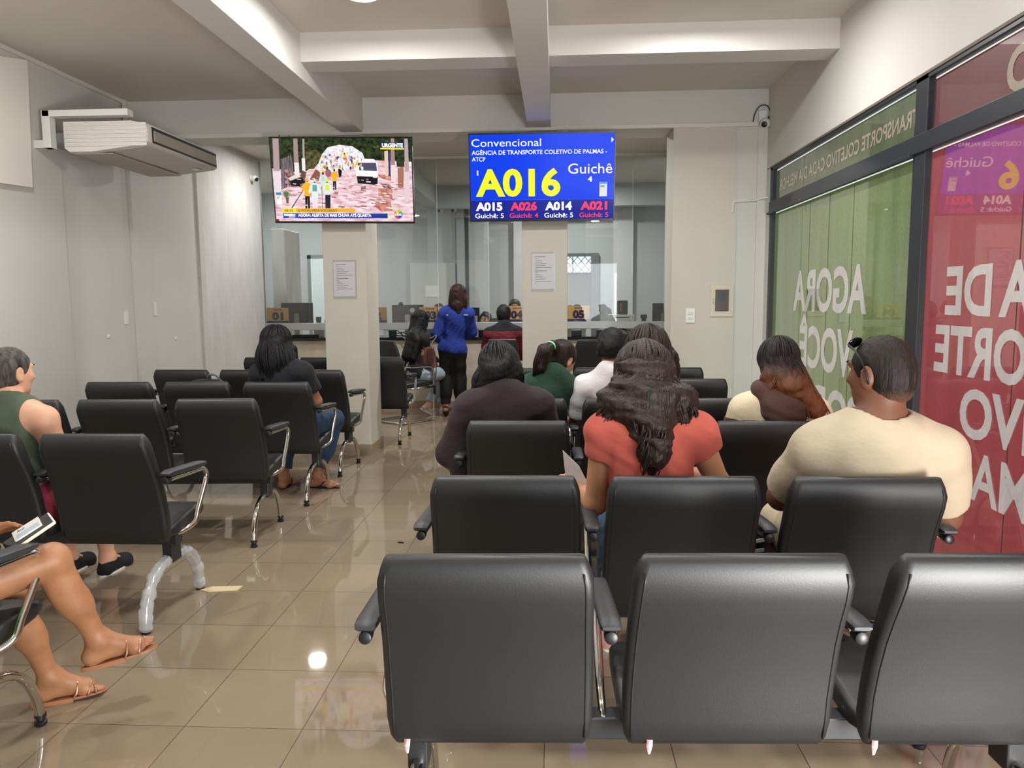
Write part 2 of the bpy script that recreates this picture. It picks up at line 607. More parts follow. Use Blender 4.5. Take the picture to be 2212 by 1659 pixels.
def pane(n, y0, y1, z0, z1, m, gap=0.012):
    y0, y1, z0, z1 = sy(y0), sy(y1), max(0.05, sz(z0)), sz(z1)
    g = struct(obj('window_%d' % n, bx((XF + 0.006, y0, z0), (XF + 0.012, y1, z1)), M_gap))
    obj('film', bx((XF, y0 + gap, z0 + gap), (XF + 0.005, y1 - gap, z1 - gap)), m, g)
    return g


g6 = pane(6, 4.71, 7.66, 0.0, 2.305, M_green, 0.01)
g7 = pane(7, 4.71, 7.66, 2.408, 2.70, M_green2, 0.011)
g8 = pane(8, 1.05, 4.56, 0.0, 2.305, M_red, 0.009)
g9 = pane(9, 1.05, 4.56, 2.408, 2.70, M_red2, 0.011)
struct(obj('window_10', bx((XF + 0.006, sy(-0.5), 0.05), (XF + 0.012, sy(0.9), sz(2.305))), M_gap))  # unseen pane, made bare and glowing to go with the added lights beside it
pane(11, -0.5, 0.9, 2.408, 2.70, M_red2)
dk2 = mat('film_seam', '2c2f24', 0.5)
for g, ys in ((g6, (6.62, 6.165, 5.674)), (g8, (3.66, 2.6))):
    for y in ys:
        obj('film_seam', bx((XF - 0.001, sy(y) - 0.003, 0.06), (XF + 0.001, sy(y) + 0.003, sz(2.295))), dk2, g)
UX, UZ = (0, 1, 0), (0, 0, 1)


def win_text(g, s, y0, y1, z0, h, m, bold=0.03):
    return text('lettering', s, m, (XF - 0.0025, sy(y0), sz(z0)), UX, UZ, sy(y1) - sy(y0), h * KS, bold, g)


win_text(g6, 'AGORA', 5.375, 7.0, 1.395, 0.335, M_let)
win_text(g6, 'VOCÊ', 5.585, 6.79, 0.935, 0.335, M_let)
win_text(g6, 'PODE', 5.38, 6.75, 0.475, 0.335, M_let)
win_text(g7, 'TRANSPORTE COLETIVO CADA DIA MELHOR', 4.73, 7.53, 2.49, 0.1, M_let2, 0.02)
win_text(g8, 'A', 3.53, 3.80, 1.41, 0.255, M_let)
win_text(g8, 'DE', 3.87, 4.31, 1.41, 0.25, M_let)
win_text(g8, 'ORTE', 3.55, 4.40, 1.10, 0.25, M_let)
win_text(g8, 'IVO', 3.49, 4.10, 0.795, 0.245, M_let)
win_text(g8, 'MA', 3.47, 3.96, 0.487, 0.247, M_let, 0.018)
win_text(g9, 'O', 3.62, 3.85, 2.43, 0.2, M_let2)

# ceiling lamps
M_lamp = mat('lamp_diffuser', 'fffaf0', 0.4, emit=14)
for i, (x, y, z, p) in enumerate(LAMPS):
    lab = ['round ceiling lamp between the two cross-running beams above the news television',
           'round ceiling lamp near the wall of printed windows, above the hooded woman',
           'round ceiling lamp above the aisle between the benches', 'round ceiling lamp above the closest empty bench',
           'round ceiling lamp in the low bay beside the air conditioner', 'round ceiling lamp in the low bay above the seated woman in green',
           'round ceiling lamp over the bright plastered wall', 'round ceiling lamp over the standing woman in blue',
           'round office lamp behind the glass over counter window 01', 'round office lamp behind the glass over counter window 05'][i]
    t = thing('ceiling_lamp', lab, 'ceiling lamp', (x, y, z), 0, 'round ceiling lamps')
    obj('lamp_ring', lathe(bmesh.new(), [(0.112, 0.035 if i < 4 else 0.02), (0.112, -0.008), (0.1, -0.02), (0.098, 0.0)], n=28), M_white, t, True, ang=40)
    obj('diffuser', lathe(bmesh.new(), [(0.098, 0.0), (0.098, -0.012), (0.08, -0.02), (0.03, -0.023)], n=28), M_lamp, t, True)

# air conditioner under the ceiling of the low bay
M_ac = mat('air_conditioner_white', 'dcd9d2', 0.45)
M_acg = mat('air_conditioner_grille', 'b4ab9e', 0.6)
M_acu = mat('air_conditioner_belly', 'c2c0ba', 0.5)
t = thing('air_conditioner', 'white ceiling-hung air conditioner with ribbed end and long outlet slot', 'air conditioner', (-3.5, 6.62, 2.78))
bm = bmesh.new()
prof = [(-0.34, 0.12), (0.22, 0.12), (0.335, 0.095), (0.35, 0.06), (0.35, -0.045), (0.32, -0.065), (-0.12, -0.115), (-0.3, -0.115), (-0.34, -0.085)]
loft(bm, [[(x * (1 - e), y, z * (1 - e)) for x, z in prof] for y, e in ((-0.62, 0.03), (-0.6, 0.0), (0.6, 0.0), (0.62, 0.03))])
obj('housing', bm, M_ac, t, True, ang=30)
obj('belly_panel', bx((-0.28, -0.56, -0.122), (0.02, 0.56, -0.112), 0.002), M_acg, t)
o = obj('front_belly', bx((0.0, -0.58, -0.006), (0.3, 0.58, 0.0), 0.002), M_acu, t)
o.location = (0.02, 0, -0.099)
o.rotation_euler = (0, R(-6.3), 0)
bm = bmesh.new()
for k in range(6):
    z = -0.075 + k * 0.031
    box(bm, (-0.33, -0.627, z), (0.335, -0.612, z + 0.022), 0.006)
obj('end_ribs', bm, M_ac, t, True, ang=40)
obj('outlet_slot', bx((0.33, -0.57, -0.045), (0.354, 0.58, 0.075), 0.002), M_blk, t)
bm = bmesh.new()
box(bm, (0.345, -0.55, -0.03), (0.36, 0.56, 0.052), 0.004)
for k in range(1, 5):
    box(bm, (0.355, -0.55, -0.03 + k * 0.0165), (0.3625, 0.56, -0.0285 + k * 0.0165))
obj('louver', bm, M_acg, t)
obj('badge', bx((0.2, 0.38, -0.0885), (0.26, 0.47, -0.0855)), M_white, t)
obj('wall_bracket', bx((-0.585, -0.5, -0.02), (-0.335, 0.5, 0.06), 0.004), M_alu, t)
t = obj('pipe_trunking', box(box(bx((-3.99, 5.985, 2.935), (-3.30, 6.07, 2.985), 0.004), (-3.995, 5.985, 2.70), (-3.93, 6.06, 2.985), 0.004), (-4.09, 5.99, 2.70), (-3.94, 6.06, 2.76)), M_white)
tag(t, 'white plastic pipe trunking bent around the end of the air conditioner', 'trunking')
t = obj('cable_trunking', box(box(bx((XL + 0.012, 5.2, 3.352), (XL + 0.04, 6.31, 3.384)), (XL, 6.31, 3.352), (XL + 0.03, 7.33, 3.384)), (XL + 0.02, 7.28, 2.95), (XL + 0.045, 7.32, 3.384)), M_trimw)
tag(t, 'cream cable trunking running along the top of the wall above the air conditioner', 'trunking')
bm = bmesh.new()
c_ = [(5.1, 3.12), (5.638, 3.285), (5.931, 3.345), (5.885, 2.384), (5.538, 2.368), (5.1, 2.35)]
loft(bm, [[(x, y, z) for y, z in c_] for x in (XL + 0.012, XL + 0.05)])
tag(obj('wall_panel', bm, mat('white_panel', 'eeebe1', 0.6)), 'blank off-white panel high on the wall near the air conditioner', 'panel')
# ---------------------------------------------------------------- waiting benches
M_lea = mat('black_leatherette', '151719', 0.5, var=0.2, scale=6, bump=0.05, bscale=260, spec=0.7)
M_pipe = mat('leather_seam', '121314', 0.5)
M_pad = mat('armrest_plastic', '2b2d30', 0.5)
M_chr = mat('chrome', 'd2cfc8', 0.1, 1.0)
M_steel = mat('dark_painted_steel', '222427', 0.42)
M_wrap = mat('clear_plastic_wrap', 'dfe3e6', 0.22, bump=0.6, bscale=30)
_nt = M_wrap.node_tree
_b = _nt.nodes['Principled BSDF']
_tr = _nt.nodes.new('ShaderNodeBsdfTransparent')
_mx = _nt.nodes.new('ShaderNodeMixShader')
_mx.inputs[0].default_value = 0.45
_nt.links.new(_tr.outputs[0], _mx.inputs[1])
_nt.links.new(_b.outputs[0], _mx.inputs[2])
_nt.links.new(_mx.outputs[0], _nt.nodes['Material Output'].inputs[0])
M_tagr = mat('red_white_tag', 'b0434a', 0.5, c2='f0e4e4', scale=60)


def pad_loft(line, thick, wid, edge=0.022, nx=7):
    """cushion along a (y, z) centre line; thick, wid lists; rounded section, tapered round ends"""
    n = len(line)
    L = [np.array(p, float) for p in line]
    rings = []

    def ring(p, nrm, w, t):
        r = min(edge, t * 0.49)
        pts = []
        for cx, cy, a0 in ((1, 1, 0), (-1, 1, 90), (-1, -1, 180), (1, -1, 270)):
            for k in range(5):
                a = R(a0 + k * 22.5)
                x = cx * (w / 2 - r) + r * math.cos(a)
                d = cy * (t / 2 - r) + r * math.sin(a)
                pts.append((x, p[0] + nrm[0] * d, p[1] + nrm[1] * d))
        return pts
    for i in range(n):
        tg = L[min(i + 1, n - 1)] - L[max(i - 1, 0)]
        tg = tg / np.linalg.norm(tg)
        nr = np.array([tg[1], -tg[0]])
        t, w = thick[i], wid[i]
        if i == 0 or i == n - 1:
            sgn = -1 if i == 0 else 1
            for q in ((0.0, 0.35, 0.02), (0.02, 0.7, 0.012), (0.045, 0.9, 0.005)) if i == 0 else ((0.045, 0.9, 0.005), (0.02, 0.7, 0.012), (0.0, 0.35, 0.02)):
                rings.append(ring(L[i] + tg * sgn * (0.03 - q[0] * 0.6), nr, w - q[2] * 1.6, t * q[1]))
        else:
            rings.append(ring(L[i], nr, w, t))
    return loft(bmesh.new(), rings)


BACK = [(0.040, 0.885), (0.044, 0.86), (0.058, 0.82), (0.084, 0.76), (0.112, 0.69), (0.137, 0.61), (0.157, 0.53), (0.168, 0.46), (0.174, 0.41)]
BT = [0.066, 0.072, 0.07, 0.064, 0.06, 0.06, 0.06, 0.062, 0.06]
BW = [0.492, 0.5, 0.505, 0.508, 0.512, 0.516, 0.518, 0.518, 0.515]
SEAT = [(0.205, 0.415), (0.24, 0.418), (0.28, 0.425), (0.36, 0.435), (0.44, 0.445), (0.51, 0.45), (0.545, 0.446)]
STk = [0.055, 0.065, 0.07, 0.072, 0.072, 0.068, 0.06]
SW = [0.5, 0.51, 0.515, 0.515, 0.515, 0.51, 0.5]
YO = 0.29


def sh(pts, x=None):
    return [(p[0] - YO, p[1]) for p in pts] if x is None else [(x, p[0] - YO, p[1]) for p in pts]


def back_bm():
    bm = pad_loft(sh(BACK), BT, BW)
    for s in (-1, 1):   # stitched seams down both edges of the rear face
        pts = []
        for i, (p, t) in enumerate(zip(sh(BACK), BT)):
            q = sh(BACK)[min(i + 1, 8)]
            r = sh(BACK)[max(i - 1, 0)]
            tg = np.array([q[0] - r[0], q[1] - r[1]])
            tg = tg / np.linalg.norm(tg)
            nr = np.array([tg[1], -tg[0]])
            pts.append((s * (BW[i] / 2 - 0.02), p[0] + nr[0] * (t / 2 + 0.0002), p[1] + nr[1] * (t / 2 + 0.0002)))
        tube(bm, pts, 0.0022, 5)
    return bm


def make_bench():
    root = thing('waiting_bench', 'x', 'bench')
    for x in (-0.592, 0.0, 0.592):
        o = obj('backrest', back_bm(), M_lea, root, True, (x, 0, 0))
        o = obj('seat', pad_loft(sh(SEAT), STk, SW), M_lea, root, True, (x, 0, 0))
    obj('support_bar', bx((-0.84, 0.245 - YO, 0.342), (0.84, 0.305 - YO, 0.402), 0.004), M_steel, root)
    for s, x in (('l', -0.885), ('m', -0.296), ('m', 0.296), ('r', 0.885)):
        bm = bmesh.new()
        rings = []
        for y, z, w, h in ((0.075, 0.722, 0.042, 0.008), (0.085, 0.722, 0.05, 0.022), (0.12, 0.721, 0.052, 0.03), (0.40, 0.701, 0.052, 0.03), (0.455, 0.698, 0.05, 0.02), (0.468, 0.699, 0.04, 0.008)):
            rings.append([(dx * w / 2, y - YO, z + dz * h / 2) for dx, dz in ((1, -.6), (1, .5), (.7, 1), (-.7, 1), (-1, .5), (-1, -.6), (-.7, -1), (.7, -1))])
        loft(bm, rings)
        a = obj('armrest', bm, M_pad, root, True, (x, 0, 0), ang=45)
        e = {'l': 0.07, 'r': -0.07, 'm': 0.0}[s]
        path = catmull([(0, 0.10, 0.694), (0, 0.30, 0.68), (0, 0.44, 0.672), (0, 0.487, 0.655), (0, 0.497, 0.62), (0, 0.455, 0.56), (0, 0.385, 0.475), (0, 0.345, 0.425), (e * .5, 0.3, 0.398), (e, 0.25, 0.39)], 5)
        obj('arm_tube', tube(bmesh.new(), [(p[0], p[1] - YO, p[2]) for p in path], 0.0125, 10), M_chr, a, True)
        bm = lathe(bmesh.new(), [(0.010, 0.0), (0.0155, 0.003), (0.0165, 0.012), (0.0155, 0.03), (0.0155, 0.036)], (0, 0, 0), 14, Matrix.Translation((0, 0.078 - YO, 0.6955)) @ Matrix.Rotation(R(-94), 4, 'X'))
        obj('end_cap', bm, M_blk, a, True, ang=40)
    for x in (-0.79, 0.79):
        bm = bmesh.new()
        P = catmull([(0, 0.018, 0.035), (0, 0.03, 0.10), (0, 0.075, 0.19), (0, 0.15, 0.25), (0, 0.235, 0.268), (0, 0.35, 0.268), (0, 0.435, 0.25), (0, 0.51, 0.19), (0, 0.555, 0.10), (0, 0.567, 0.03)], 5)
        tube(bm, [(p[0], p[1] - YO, p[2]) for p in P], 0.0175, 12)
        lg = obj('leg', bm, M_chr, root, True, (x, 0, 0))
        obj('leg_post', box(bx((-0.027, 0.25 - YO, 0.25), (0.027, 0.335 - YO, 0.365), 0.005), (-0.021, 0.256 - YO, 0.36), (0.021, 0.327 - YO, 0.43), 0.004), M_steel, lg)
        for y in (0.018, 0.567):
            obj('foot_glide', lathe(bmesh.new(), [(0.018, 0.0), (0.021, 0.004), (0.021, 0.016), (0.013, 0.02), (0.013, 0.026), (0.02, 0.03), (0.02, 0.042)], (0, y - YO, 0), 14), M_blk, lg, True, ang=40)
    return root


BENCH = [  # centre x, rear top edge y, turn, label
    (0.418, 1.705, 2.2, 'closest black bench, three empty seats with grey sheen and small red tags beneath'),
    (0.418, 2.487, 0.6, 'black bench where the salmon-shirted woman and the beige-shirted man sit'),
    (0.405, 3.655, 0.0, 'black bench carrying the woman in the brown and cream hoodie'),
    (0.405, 4.51, 0.0, 'black bench of the ponytailed girl in green and the boy in white'),
    (0.40, 5.62, 0.0, 'empty black bench just ahead of the ponytailed girl in green'),
    (0.40, 6.55, 0.0, 'empty black bench farthest from the camera along the printed windows, before the electrical panel'),
    (-2.63, 1.95, 0.0, 'black bench of the seated person with gold sandals and crossed legs'),
    (-2.655, 3.25, 0.5, 'black bench whose chrome leg is wrapped in clear plastic'),
    (-2.655, 4.45, 3.2, 'empty black bench right behind the long-haired woman in jeans'),
    (-2.62, 5.44, 0.0, 'black bench of the long-haired woman in black T-shirt and jeans'),
    (-2.63, 6.42, -2.0, 'empty black bench just ahead of the woman in jeans'),
    (-2.42, 7.86, 0.0, 'empty black bench standing behind the pillar under the news television'),
]
proto = make_bench()
benches = []
for i, (x, y, a, lab) in enumerate(BENCH):
    b = proto if i == 0 else copy_tree(proto)
    b.location = (x, y + YO, 0)
    b.rotation_euler = (0, 0, R(a))
    b['label'] = lab
    b['group'] = 'black three-seat waiting benches'
    benches.append(b)
for i, x in enumerate((-0.80, -0.19, 0.37)):
    bm = bmesh.new()
    loft(bm, [[(-0.008, 0, 0), (0.008, 0.001, 0), (0.008, 0.003, 0), (-0.008, 0.002, 0)], [(-0.009, -0.004, -0.022), (0.006, -0.002, -0.02), (0.006, 0.0, -0.02), (-0.009, -0.002, -0.022)], [(-0.003, 0.004, -0.045), (0.002, 0.003, -0.042), (0.002, 0.004, -0.042), (-0.003, 0.006, -0.045)]])
    obj('hanging_tag', bm, M_tagr, benches[0], True, (x, 0.15 - YO, 0.402))
# clear plastic sleeves on one leg of the second left bench
wl = [c for c in benches[7].children if c.name.startswith('leg')][1]
bm = bmesh.new()
for side in (0, 1):
    P = catmull([(0, 0.016, 0.012), (0, 0.03, 0.10), (0, 0.075, 0.19), (0, 0.15, 0.25), (0, 0.23, 0.267)], 6)
    if side:
        P = [(p[0], 0.585 - p[1], p[2]) for p in P]
    rr = random.Random(3 + side)
    tube(bm, [(p[0] + rr.uniform(-.003, .003), p[1] - YO, p[2]) for p in P], [0.028 + rr.uniform(-0.004, 0.006) for _ in P], 9, True)
obj('plastic_sleeve', bm, M_wrap, wl, True)
t = obj('cardboard_scrap', loft(bmesh.new(), [[(-1.86, 3.80, z), (-1.80, 3.775, z), (-1.66, 3.80, z), (-1.655, 3.865, z), (-1.81, 3.85, z)] for z in (0.001, 0.004)]), mat('cream_card', 'c9b98f', 0.6))
tag(t, 'flattened cream card scrap on the floor beside the plastic-wrapped leg', 'scrap')
t = obj('floor_scrap', loft(bmesh.new(), [[(-0.985, 4.62, z), (-0.95, 4.612, z), (-0.945, 4.625, z), (-0.975, 4.632, z)] for z in (0.001, 0.006)]), M_blk)
tag(t, 'tiny black scrap lying on the open tiles of the aisle', 'scrap')


# ---------------------------------------------------------------- visitor chairs at the counter
def make_visitor():
    root = thing('visitor_chair', 'x', 'chair')
    line = [(-0.30, 0.985), (-0.285, 0.93), (-0.262, 0.84), (-0.24, 0.75), (-0.222, 0.66), (-0.212, 0.58), (-0.208, 0.52)]
    obj('backrest', pad_loft(line, [0.035, 0.045, 0.05, 0.052, 0.052, 0.05, 0.045], [0.36, 0.39, 0.41, 0.425, 0.43, 0.43, 0.42], 0.02), M_lea, root, True)
    line = [(-0.23, 0.455), (-0.15, 0.46), (0.0, 0.468), (0.14, 0.475), (0.23, 0.468)]
    obj('seat', pad_loft(line, [0.05, 0.065, 0.07, 0.07, 0.06], [0.45, 0.47, 0.48, 0.48, 0.46], 0.025), M_lea, root, True)
    bm = bmesh.new()
    for s in (-1, 1):
        P = catmull([(s * 0.2, -0.26, 0.72), (s * 0.245, -0.24, 0.70), (s * 0.265, -0.1, 0.685), (s * 0.265, 0.14, 0.68), (s * 0.265, 0.215, 0.65), (s * 0.265, 0.225, 0.58), (s * 0.26, 0.225, 0.3), (s * 0.255, 0.225, 0.06), (s * 0.255, 0.2, 0.02), (s * 0.255, 0.12, 0.014), (s * 0.255, -0.25, 0.014)], 5)
        tube(bm, P, 0.0115, 9)
    tube(bm, catmull([(-0.255, -0.25, 0.014), (-0.245, -0.285, 0.014), (-0.2, -0.3, 0.014), (0.2, -0.3, 0.014), (0.245, -0.285, 0.014), (0.255, -0.25, 0.014)], 4), 0.0115, 9)
    for y in (-0.14, 0.19):
        tube(bm, [(-0.262, y, 0.425), (0.262, y, 0.425)], 0.0115, 9)
    for s in (-1, 1):
        tube(bm, [(s * 0.262, 0.223, 0.425), (s * 0.262, -0.14, 0.425)], 0.0115, 9)
    obj('frame', bm, M_chr, root, True)
    for s in (-1, 1):
        a = obj('armrest', bx((s * 0.265 - 0.022, -0.13, 0.69), (s * 0.265 + 0.022, 0.17, 0.715), 0.009), M_blk, root)
        obj('pivot_disc', lathe(bmesh.new(), [(0.03, 0), (0.034, 0.004), (0.03, 0.01), (0.012, 0.014)], (0, 0, 0), 16, Matrix.Translation((s * 0.212, -0.245, 0.70)) @ Matrix.Rotation(s * R(90), 4, 'Y')), M_chr, a, True)
    bm = bmesh.new()
    for s in (-1, 1):
        for y in (-0.24, 0.15):
            box(bm, (s * 0.255 - 0.014, y - 0.03, 0.0), (s * 0.255 + 0.014, y + 0.03, 0.006), 0.002)
    obj('floor_pad', bm, M_blk, root)
    return root


vc = make_visitor()
VIS = [(-1.87, 9.5, -40, 'black visitor chair turned sideways under the woman with waist-long black hair'),
       (-0.66, 9.78, 0, 'black visitor chair of the man in the striped red jumper'),
       (0.40, 9.55, 4, 'empty black visitor chair before counter sign 05')]
for i, (x, y, a, lab) in enumerate(VIS):
    b = vc if i == 0 else copy_tree(vc)
    b.location = (x, y, 0)
    b.rotation_euler = (0, 0, R(a))
    b['label'] = lab
    b['group'] = 'visitor chairs at the counter'

# ---------------------------------------------------------------- televisions
M_bez = mat('television_bezel', '0a0b0d', 0.25)


def tv_frame(name, label, c, w, h, tilt, yaw):
    t = thing(name, label, 'television', c, R(yaw))
    t.rotation_euler = (R(tilt), 0, R(yaw))
    obj('casing', bx((-w / 2, 0.004, -h / 2), (w / 2, 0.05, h / 2), 0.004), M_bez, t)
    obj('bezel', box(box(box(bx((-w / 2, -0.006, -h / 2), (w / 2, 0.006, -h / 2 + 0.018), 0.001), (-w / 2, -0.006, h / 2 - 0.009), (w / 2, 0.006, h / 2), 0.001), (-w / 2, -0.006, -h / 2), (-w / 2 + 0.009, 0.006, h / 2), 0.001), (w / 2 - 0.009, -0.006, -h / 2), (w / 2, 0.006, h / 2), 0.001), M_bez, t)
    br = obj('wall_bracket', box(box(bx((-0.2, 0.05, -0.2), (-0.16, 0.075, 0.2)), (0.16, 0.05, -0.2), (0.2, 0.075, 0.2)), (-0.2, 0.06, -0.03), (0.2, 0.19, 0.03)), M_blk, t)
    return t


def layered(t, name, shapes, w, h):
    """screen picture: shapes = list of (colour, brightness, [(u, v)...]); u right, v up, 0..1; each a hair in front of the last"""
    bm = bmesh.new()
    ms, keys = [], {}
    for i, (c, k, pts) in enumerate(shapes):
        if isinstance(c, str):
            if (c, k) not in keys:
                keys[(c, k)] = len(ms)
                ms.append(emis('screen_' + c, c, k))
            mi = keys[(c, k)]
        else:
            if c.name not in keys:
                keys[c.name] = len(ms)
                ms.append(c)
            mi = keys[c.name]
        y = 0.0035 - 0.000009 * i
        try:
            poly(bm, [((u - 0.5) * w, y, (v - 0.5) * h) for u, v in pts], mi)
        except ValueError:
            pass
    return obj(name, bm, ms, t)


def rect(u0, v0, u1, v1):
    return [(u0, v0), (u1, v0), (u1, v1), (u0, v1)]


def ell(u, v, ru, rv, n=14):
    return [(u + ru * math.cos(k * 2 * math.pi / n), v + rv * math.sin(k * 2 * math.pi / n)) for k in range(n)]


def smat(name, a, b, k, scale, stretch=(1, 1, 1), p0=0.35, p1=0.65):
    m = emis(name, a, k)
    nt = m.node_tree
    tc = nt.nodes.new('ShaderNodeTexCoord')
    mp = nt.nodes.new('ShaderNodeMapping')
    mp.inputs['Scale'].default_value = stretch
    n = nt.nodes.new('ShaderNodeTexNoise')
    n.inputs['Scale'].default_value = scale
    n.inputs['Detail'].default_value = 6
    rp = nt.nodes.new('ShaderNodeValToRGB')
    rp.color_ramp.elements[0].position = p0
    rp.color_ramp.elements[1].position = p1
    rp.color_ramp.elements[0].color = (*lin(a), 1)
    rp.color_ramp.elements[1].color = (*lin(b), 1)
    nt.links.new(tc.outputs['Object'], mp.inputs[0])
    nt.links.new(mp.outputs[0], n.inputs[0])
    nt.links.new(n.outputs[0], rp.inputs[0])
    nt.links.new(rp.outputs[0], m.node_tree.nodes['Principled BSDF'].inputs['Emission Color'])
    return m


# news television
TW, TH = 1.30, 0.765
t1 = tv_frame('television', 'wall television showing a news picture of people walking along a muddy street', (-1.955, 7.16, 2.59), TW, TH, 10, 1.5)
t1.rotation_euler = (R(10), R(0.7), R(2.0))
tw, th = TW - 0.014, TH - 0.024


def px(x, y):   # picture measured on a 1965 x 1150 grid, slightly skewed
    u = (x - 160 - 52 * (y - 150) / 1150) / 1955
    v = 1 - (y - 172 + 46 * u) / 1115
    return (u, v)


def P(*q):
    return [px(*p) for p in q]


sm_mud = smat('screen_mud', 'd08f92', 'f7e3ea', 1.0, 9, (1, 1, 4), 0.3, 0.6)
sm_red = smat('screen_puddle', 'b0604c', 'dc9c88', 1.0, 14, (2, 1, 1))
sm_tree = smat('screen_tree', '10180e', '3c4a28', 1.0, 22)
sm_tree2 = smat('screen_bush', '2a2a1c', '6e6a3c', 1.0, 26)
sm_crowd = smat('screen_crowd', 'd9cdd8', 'fdf8ff', 1.0, 45, (1, 1, 1), 0.4, 0.55)
sm_fence = smat('screen_fence', '4a4042', '8f8086', 1.0, 30, (4, 1, 0.3))
sm_deb = smat('screen_debris', '2a2224', 'c49a98', 1.0, 40)
pk, wh, yl, og, bk, hv = 'c9a9ae', 'fbf8fb', 'fff200', 'f7b228', '1c1a20', 'd9f03a'
sh_ = [(sm_mud, 1, rect(0, 0, 1, 1)),
       (sm_tree, 1, P((150, 150), (2130, 100), (2130, 430), (1480, 420), (1300, 250), (950, 280), (800, 500), (600, 620), (160, 560))),
       (sm_crowd, 1, P((800, 560), (830, 420), (960, 270), (1120, 230), (1310, 250), (1440, 330), (1480, 420), (1360, 560), (1160, 560), (1000, 600))),
       (sm_tree2, 1, P((640, 340), (800, 300), (880, 360), (830, 480), (760, 560), (640, 560))),
       (sm_fence, 1, P((305, 440), (450, 385), (480, 540), (480, 760), (300, 850))),
       (sm_deb, 1, P((350, 560), (520, 640), (640, 640), (640, 820), (360, 800))),
       ('1b191b', 1, P((420, 720), (590, 670), (640, 720), (560, 800), (440, 790))), ('e8d9d4', 1, P((400, 690), (520, 630), (580, 665), (430, 725))),
       ('8a5a44', 1, P((700, 700), (790, 560), (850, 600), (840, 720))), ('6b4a3c', 1, P((580, 580), (660, 600), (640, 690), (580, 680))),
       (sm_red, 1, P((1640, 610), (1840, 610), (1880, 700), (1700, 660))), (sm_red, 1, P((1660, 790), (1860, 800), (1860, 930), (1660, 930))),
       (sm_red, 1, P((1540, 980), (1830, 960), (1860, 1090), (1700, 1110))), ('e9c8cc', 1, P((1850, 850), (2040, 790), (2060, 860), (1860, 930))),
       (sm_deb, 1, P((1680, 720), (1820, 740), (1920, 810), (1740, 790))),
       ('b39a9e', 1, P((200, 170), (285, 170), (285, 600), (200, 600))), ('e9dde2', 1, P((200, 600), (285, 600), (300, 1050), (215, 1050))),
       ('a98d8c', 1, P((487, 165), (545, 165), (555, 480), (490, 480))), ('f2e6ea', 1, P((490, 480), (555, 480), (562, 660), (495, 640))),
       ('b79c9c', 1, P((615, 165), (640, 165), (640, 420), (612, 420))), ('f4e8ee', 1, P((597, 420), (645, 420), (645, 600), (600, 580))),
       ('a98884', 1, P((1835, 130), (1880, 130), (1895, 480), (1835, 480))), ('efd9dc', 1, P((1838, 480), (1898, 480), (1912, 770), (1845, 770))),
       ('b9a5a8', 1, P((2020, 130), (2068, 130), (2090, 560), (2030, 560))), ('e4d0d4', 1, P((2030, 560), (2092, 560), (2105, 960), (2035, 970))),
       ('e8cbb0', 1, P((1745, 300), (1795, 290), (1800, 620), (1755, 630))), ('3b3f78', 1, P((1800, 330), (1830, 330), (1835, 630), (1805, 630))),
       (sm_tree, 1, P((1900, 280), (2020, 260), (2025, 500), (1920, 500))), ('a8735c', 1, P((1930, 520), (2015, 490), (2015, 770), (1940, 790))),
       ('f2cf34', 1, P((1140, 345), (1210, 340), (1215, 400), (1150, 405))), ('4a4892', 1, ell(*px(1105, 405), 0.021, 0.02)), ('e37b5c', 1, P((1170, 400), (1230, 395), (1225, 460), (1180, 460))),
       ('f4bb3c', 1, P((880, 520), (920, 490), (960, 520), (960, 600), (890, 600))), ('dfe84a', 1, P((1000, 510), (1050, 505), (1055, 570), (1000, 560))), ('dfe84a', 1, P((1100, 500), (1155, 500), (1158, 550), (1100, 550))),
       (bk, 1, P((1100, 550), (1155, 550), (1145, 660), (1110, 660))), ('a4607a', 1, ell(*px(965, 610), 0.022, 0.05)),
       (wh, 1, P((1350, 520), (1375, 405), (1600, 405), (1650, 460), (1655, 660), (1365, 660))), ('55506a', 1, P((1390, 460), (1630, 455), (1645, 570), (1395, 560))), (wh, 1, P((1352, 560), (1655, 565), (1655, 640), (1350, 640))),
       (bk, 1, P((1360, 640), (1655, 640), (1650, 750), (1375, 735))), ('f0e6da', 1, P((1380, 610), (1455, 615), (1440, 640), (1385, 640))), ('f0e6da', 1, P((1580, 630), (1645, 625), (1645, 655), (1590, 655))), ('d8d4da', 1, P((1490, 700), (1555, 702), (1555, 720), (1490, 718))),
       ('8c6a6c', 1, P((1420, 770), (1485, 770), (1485, 845), (1415, 840)))]


def walker(x, y, s, top, legs, vest=None, head='3a2622', hood=None):
    q = lambda *a: [px(x + dx * s, y + dy * s) for dx, dy in a]
    out = [(legs, 1, q((-38, 150), (38, 150), (36, 390), (6, 390), (2, 220), (-6, 390), (-36, 390))),
           (top, 1, q((-30, 0), (30, 0), (72, 40), (95, 130), (70, 140), (48, 100), (46, 200), (-46, 200), (-48, 100), (-70, 140), (-95, 130), (-72, 40))),
           (head, 1, ell(*px(x, y - 36 * s), 0.011 * s, 0.026 * s))]
    if vest:
        out.append((vest, 1, q((-30, 20), (30, 20), (34, 110), (-34, 110))))
    if hood:
        out.append((hood, 1, q((-28, -40), (0, -72), (28, -40), (20, -20), (-20, -20))))
    out.append(('e9ecc0', 1, q((-37, 330), (-4, 330), (-5, 344), (-37, 344)))) if legs == bk else None
    return out


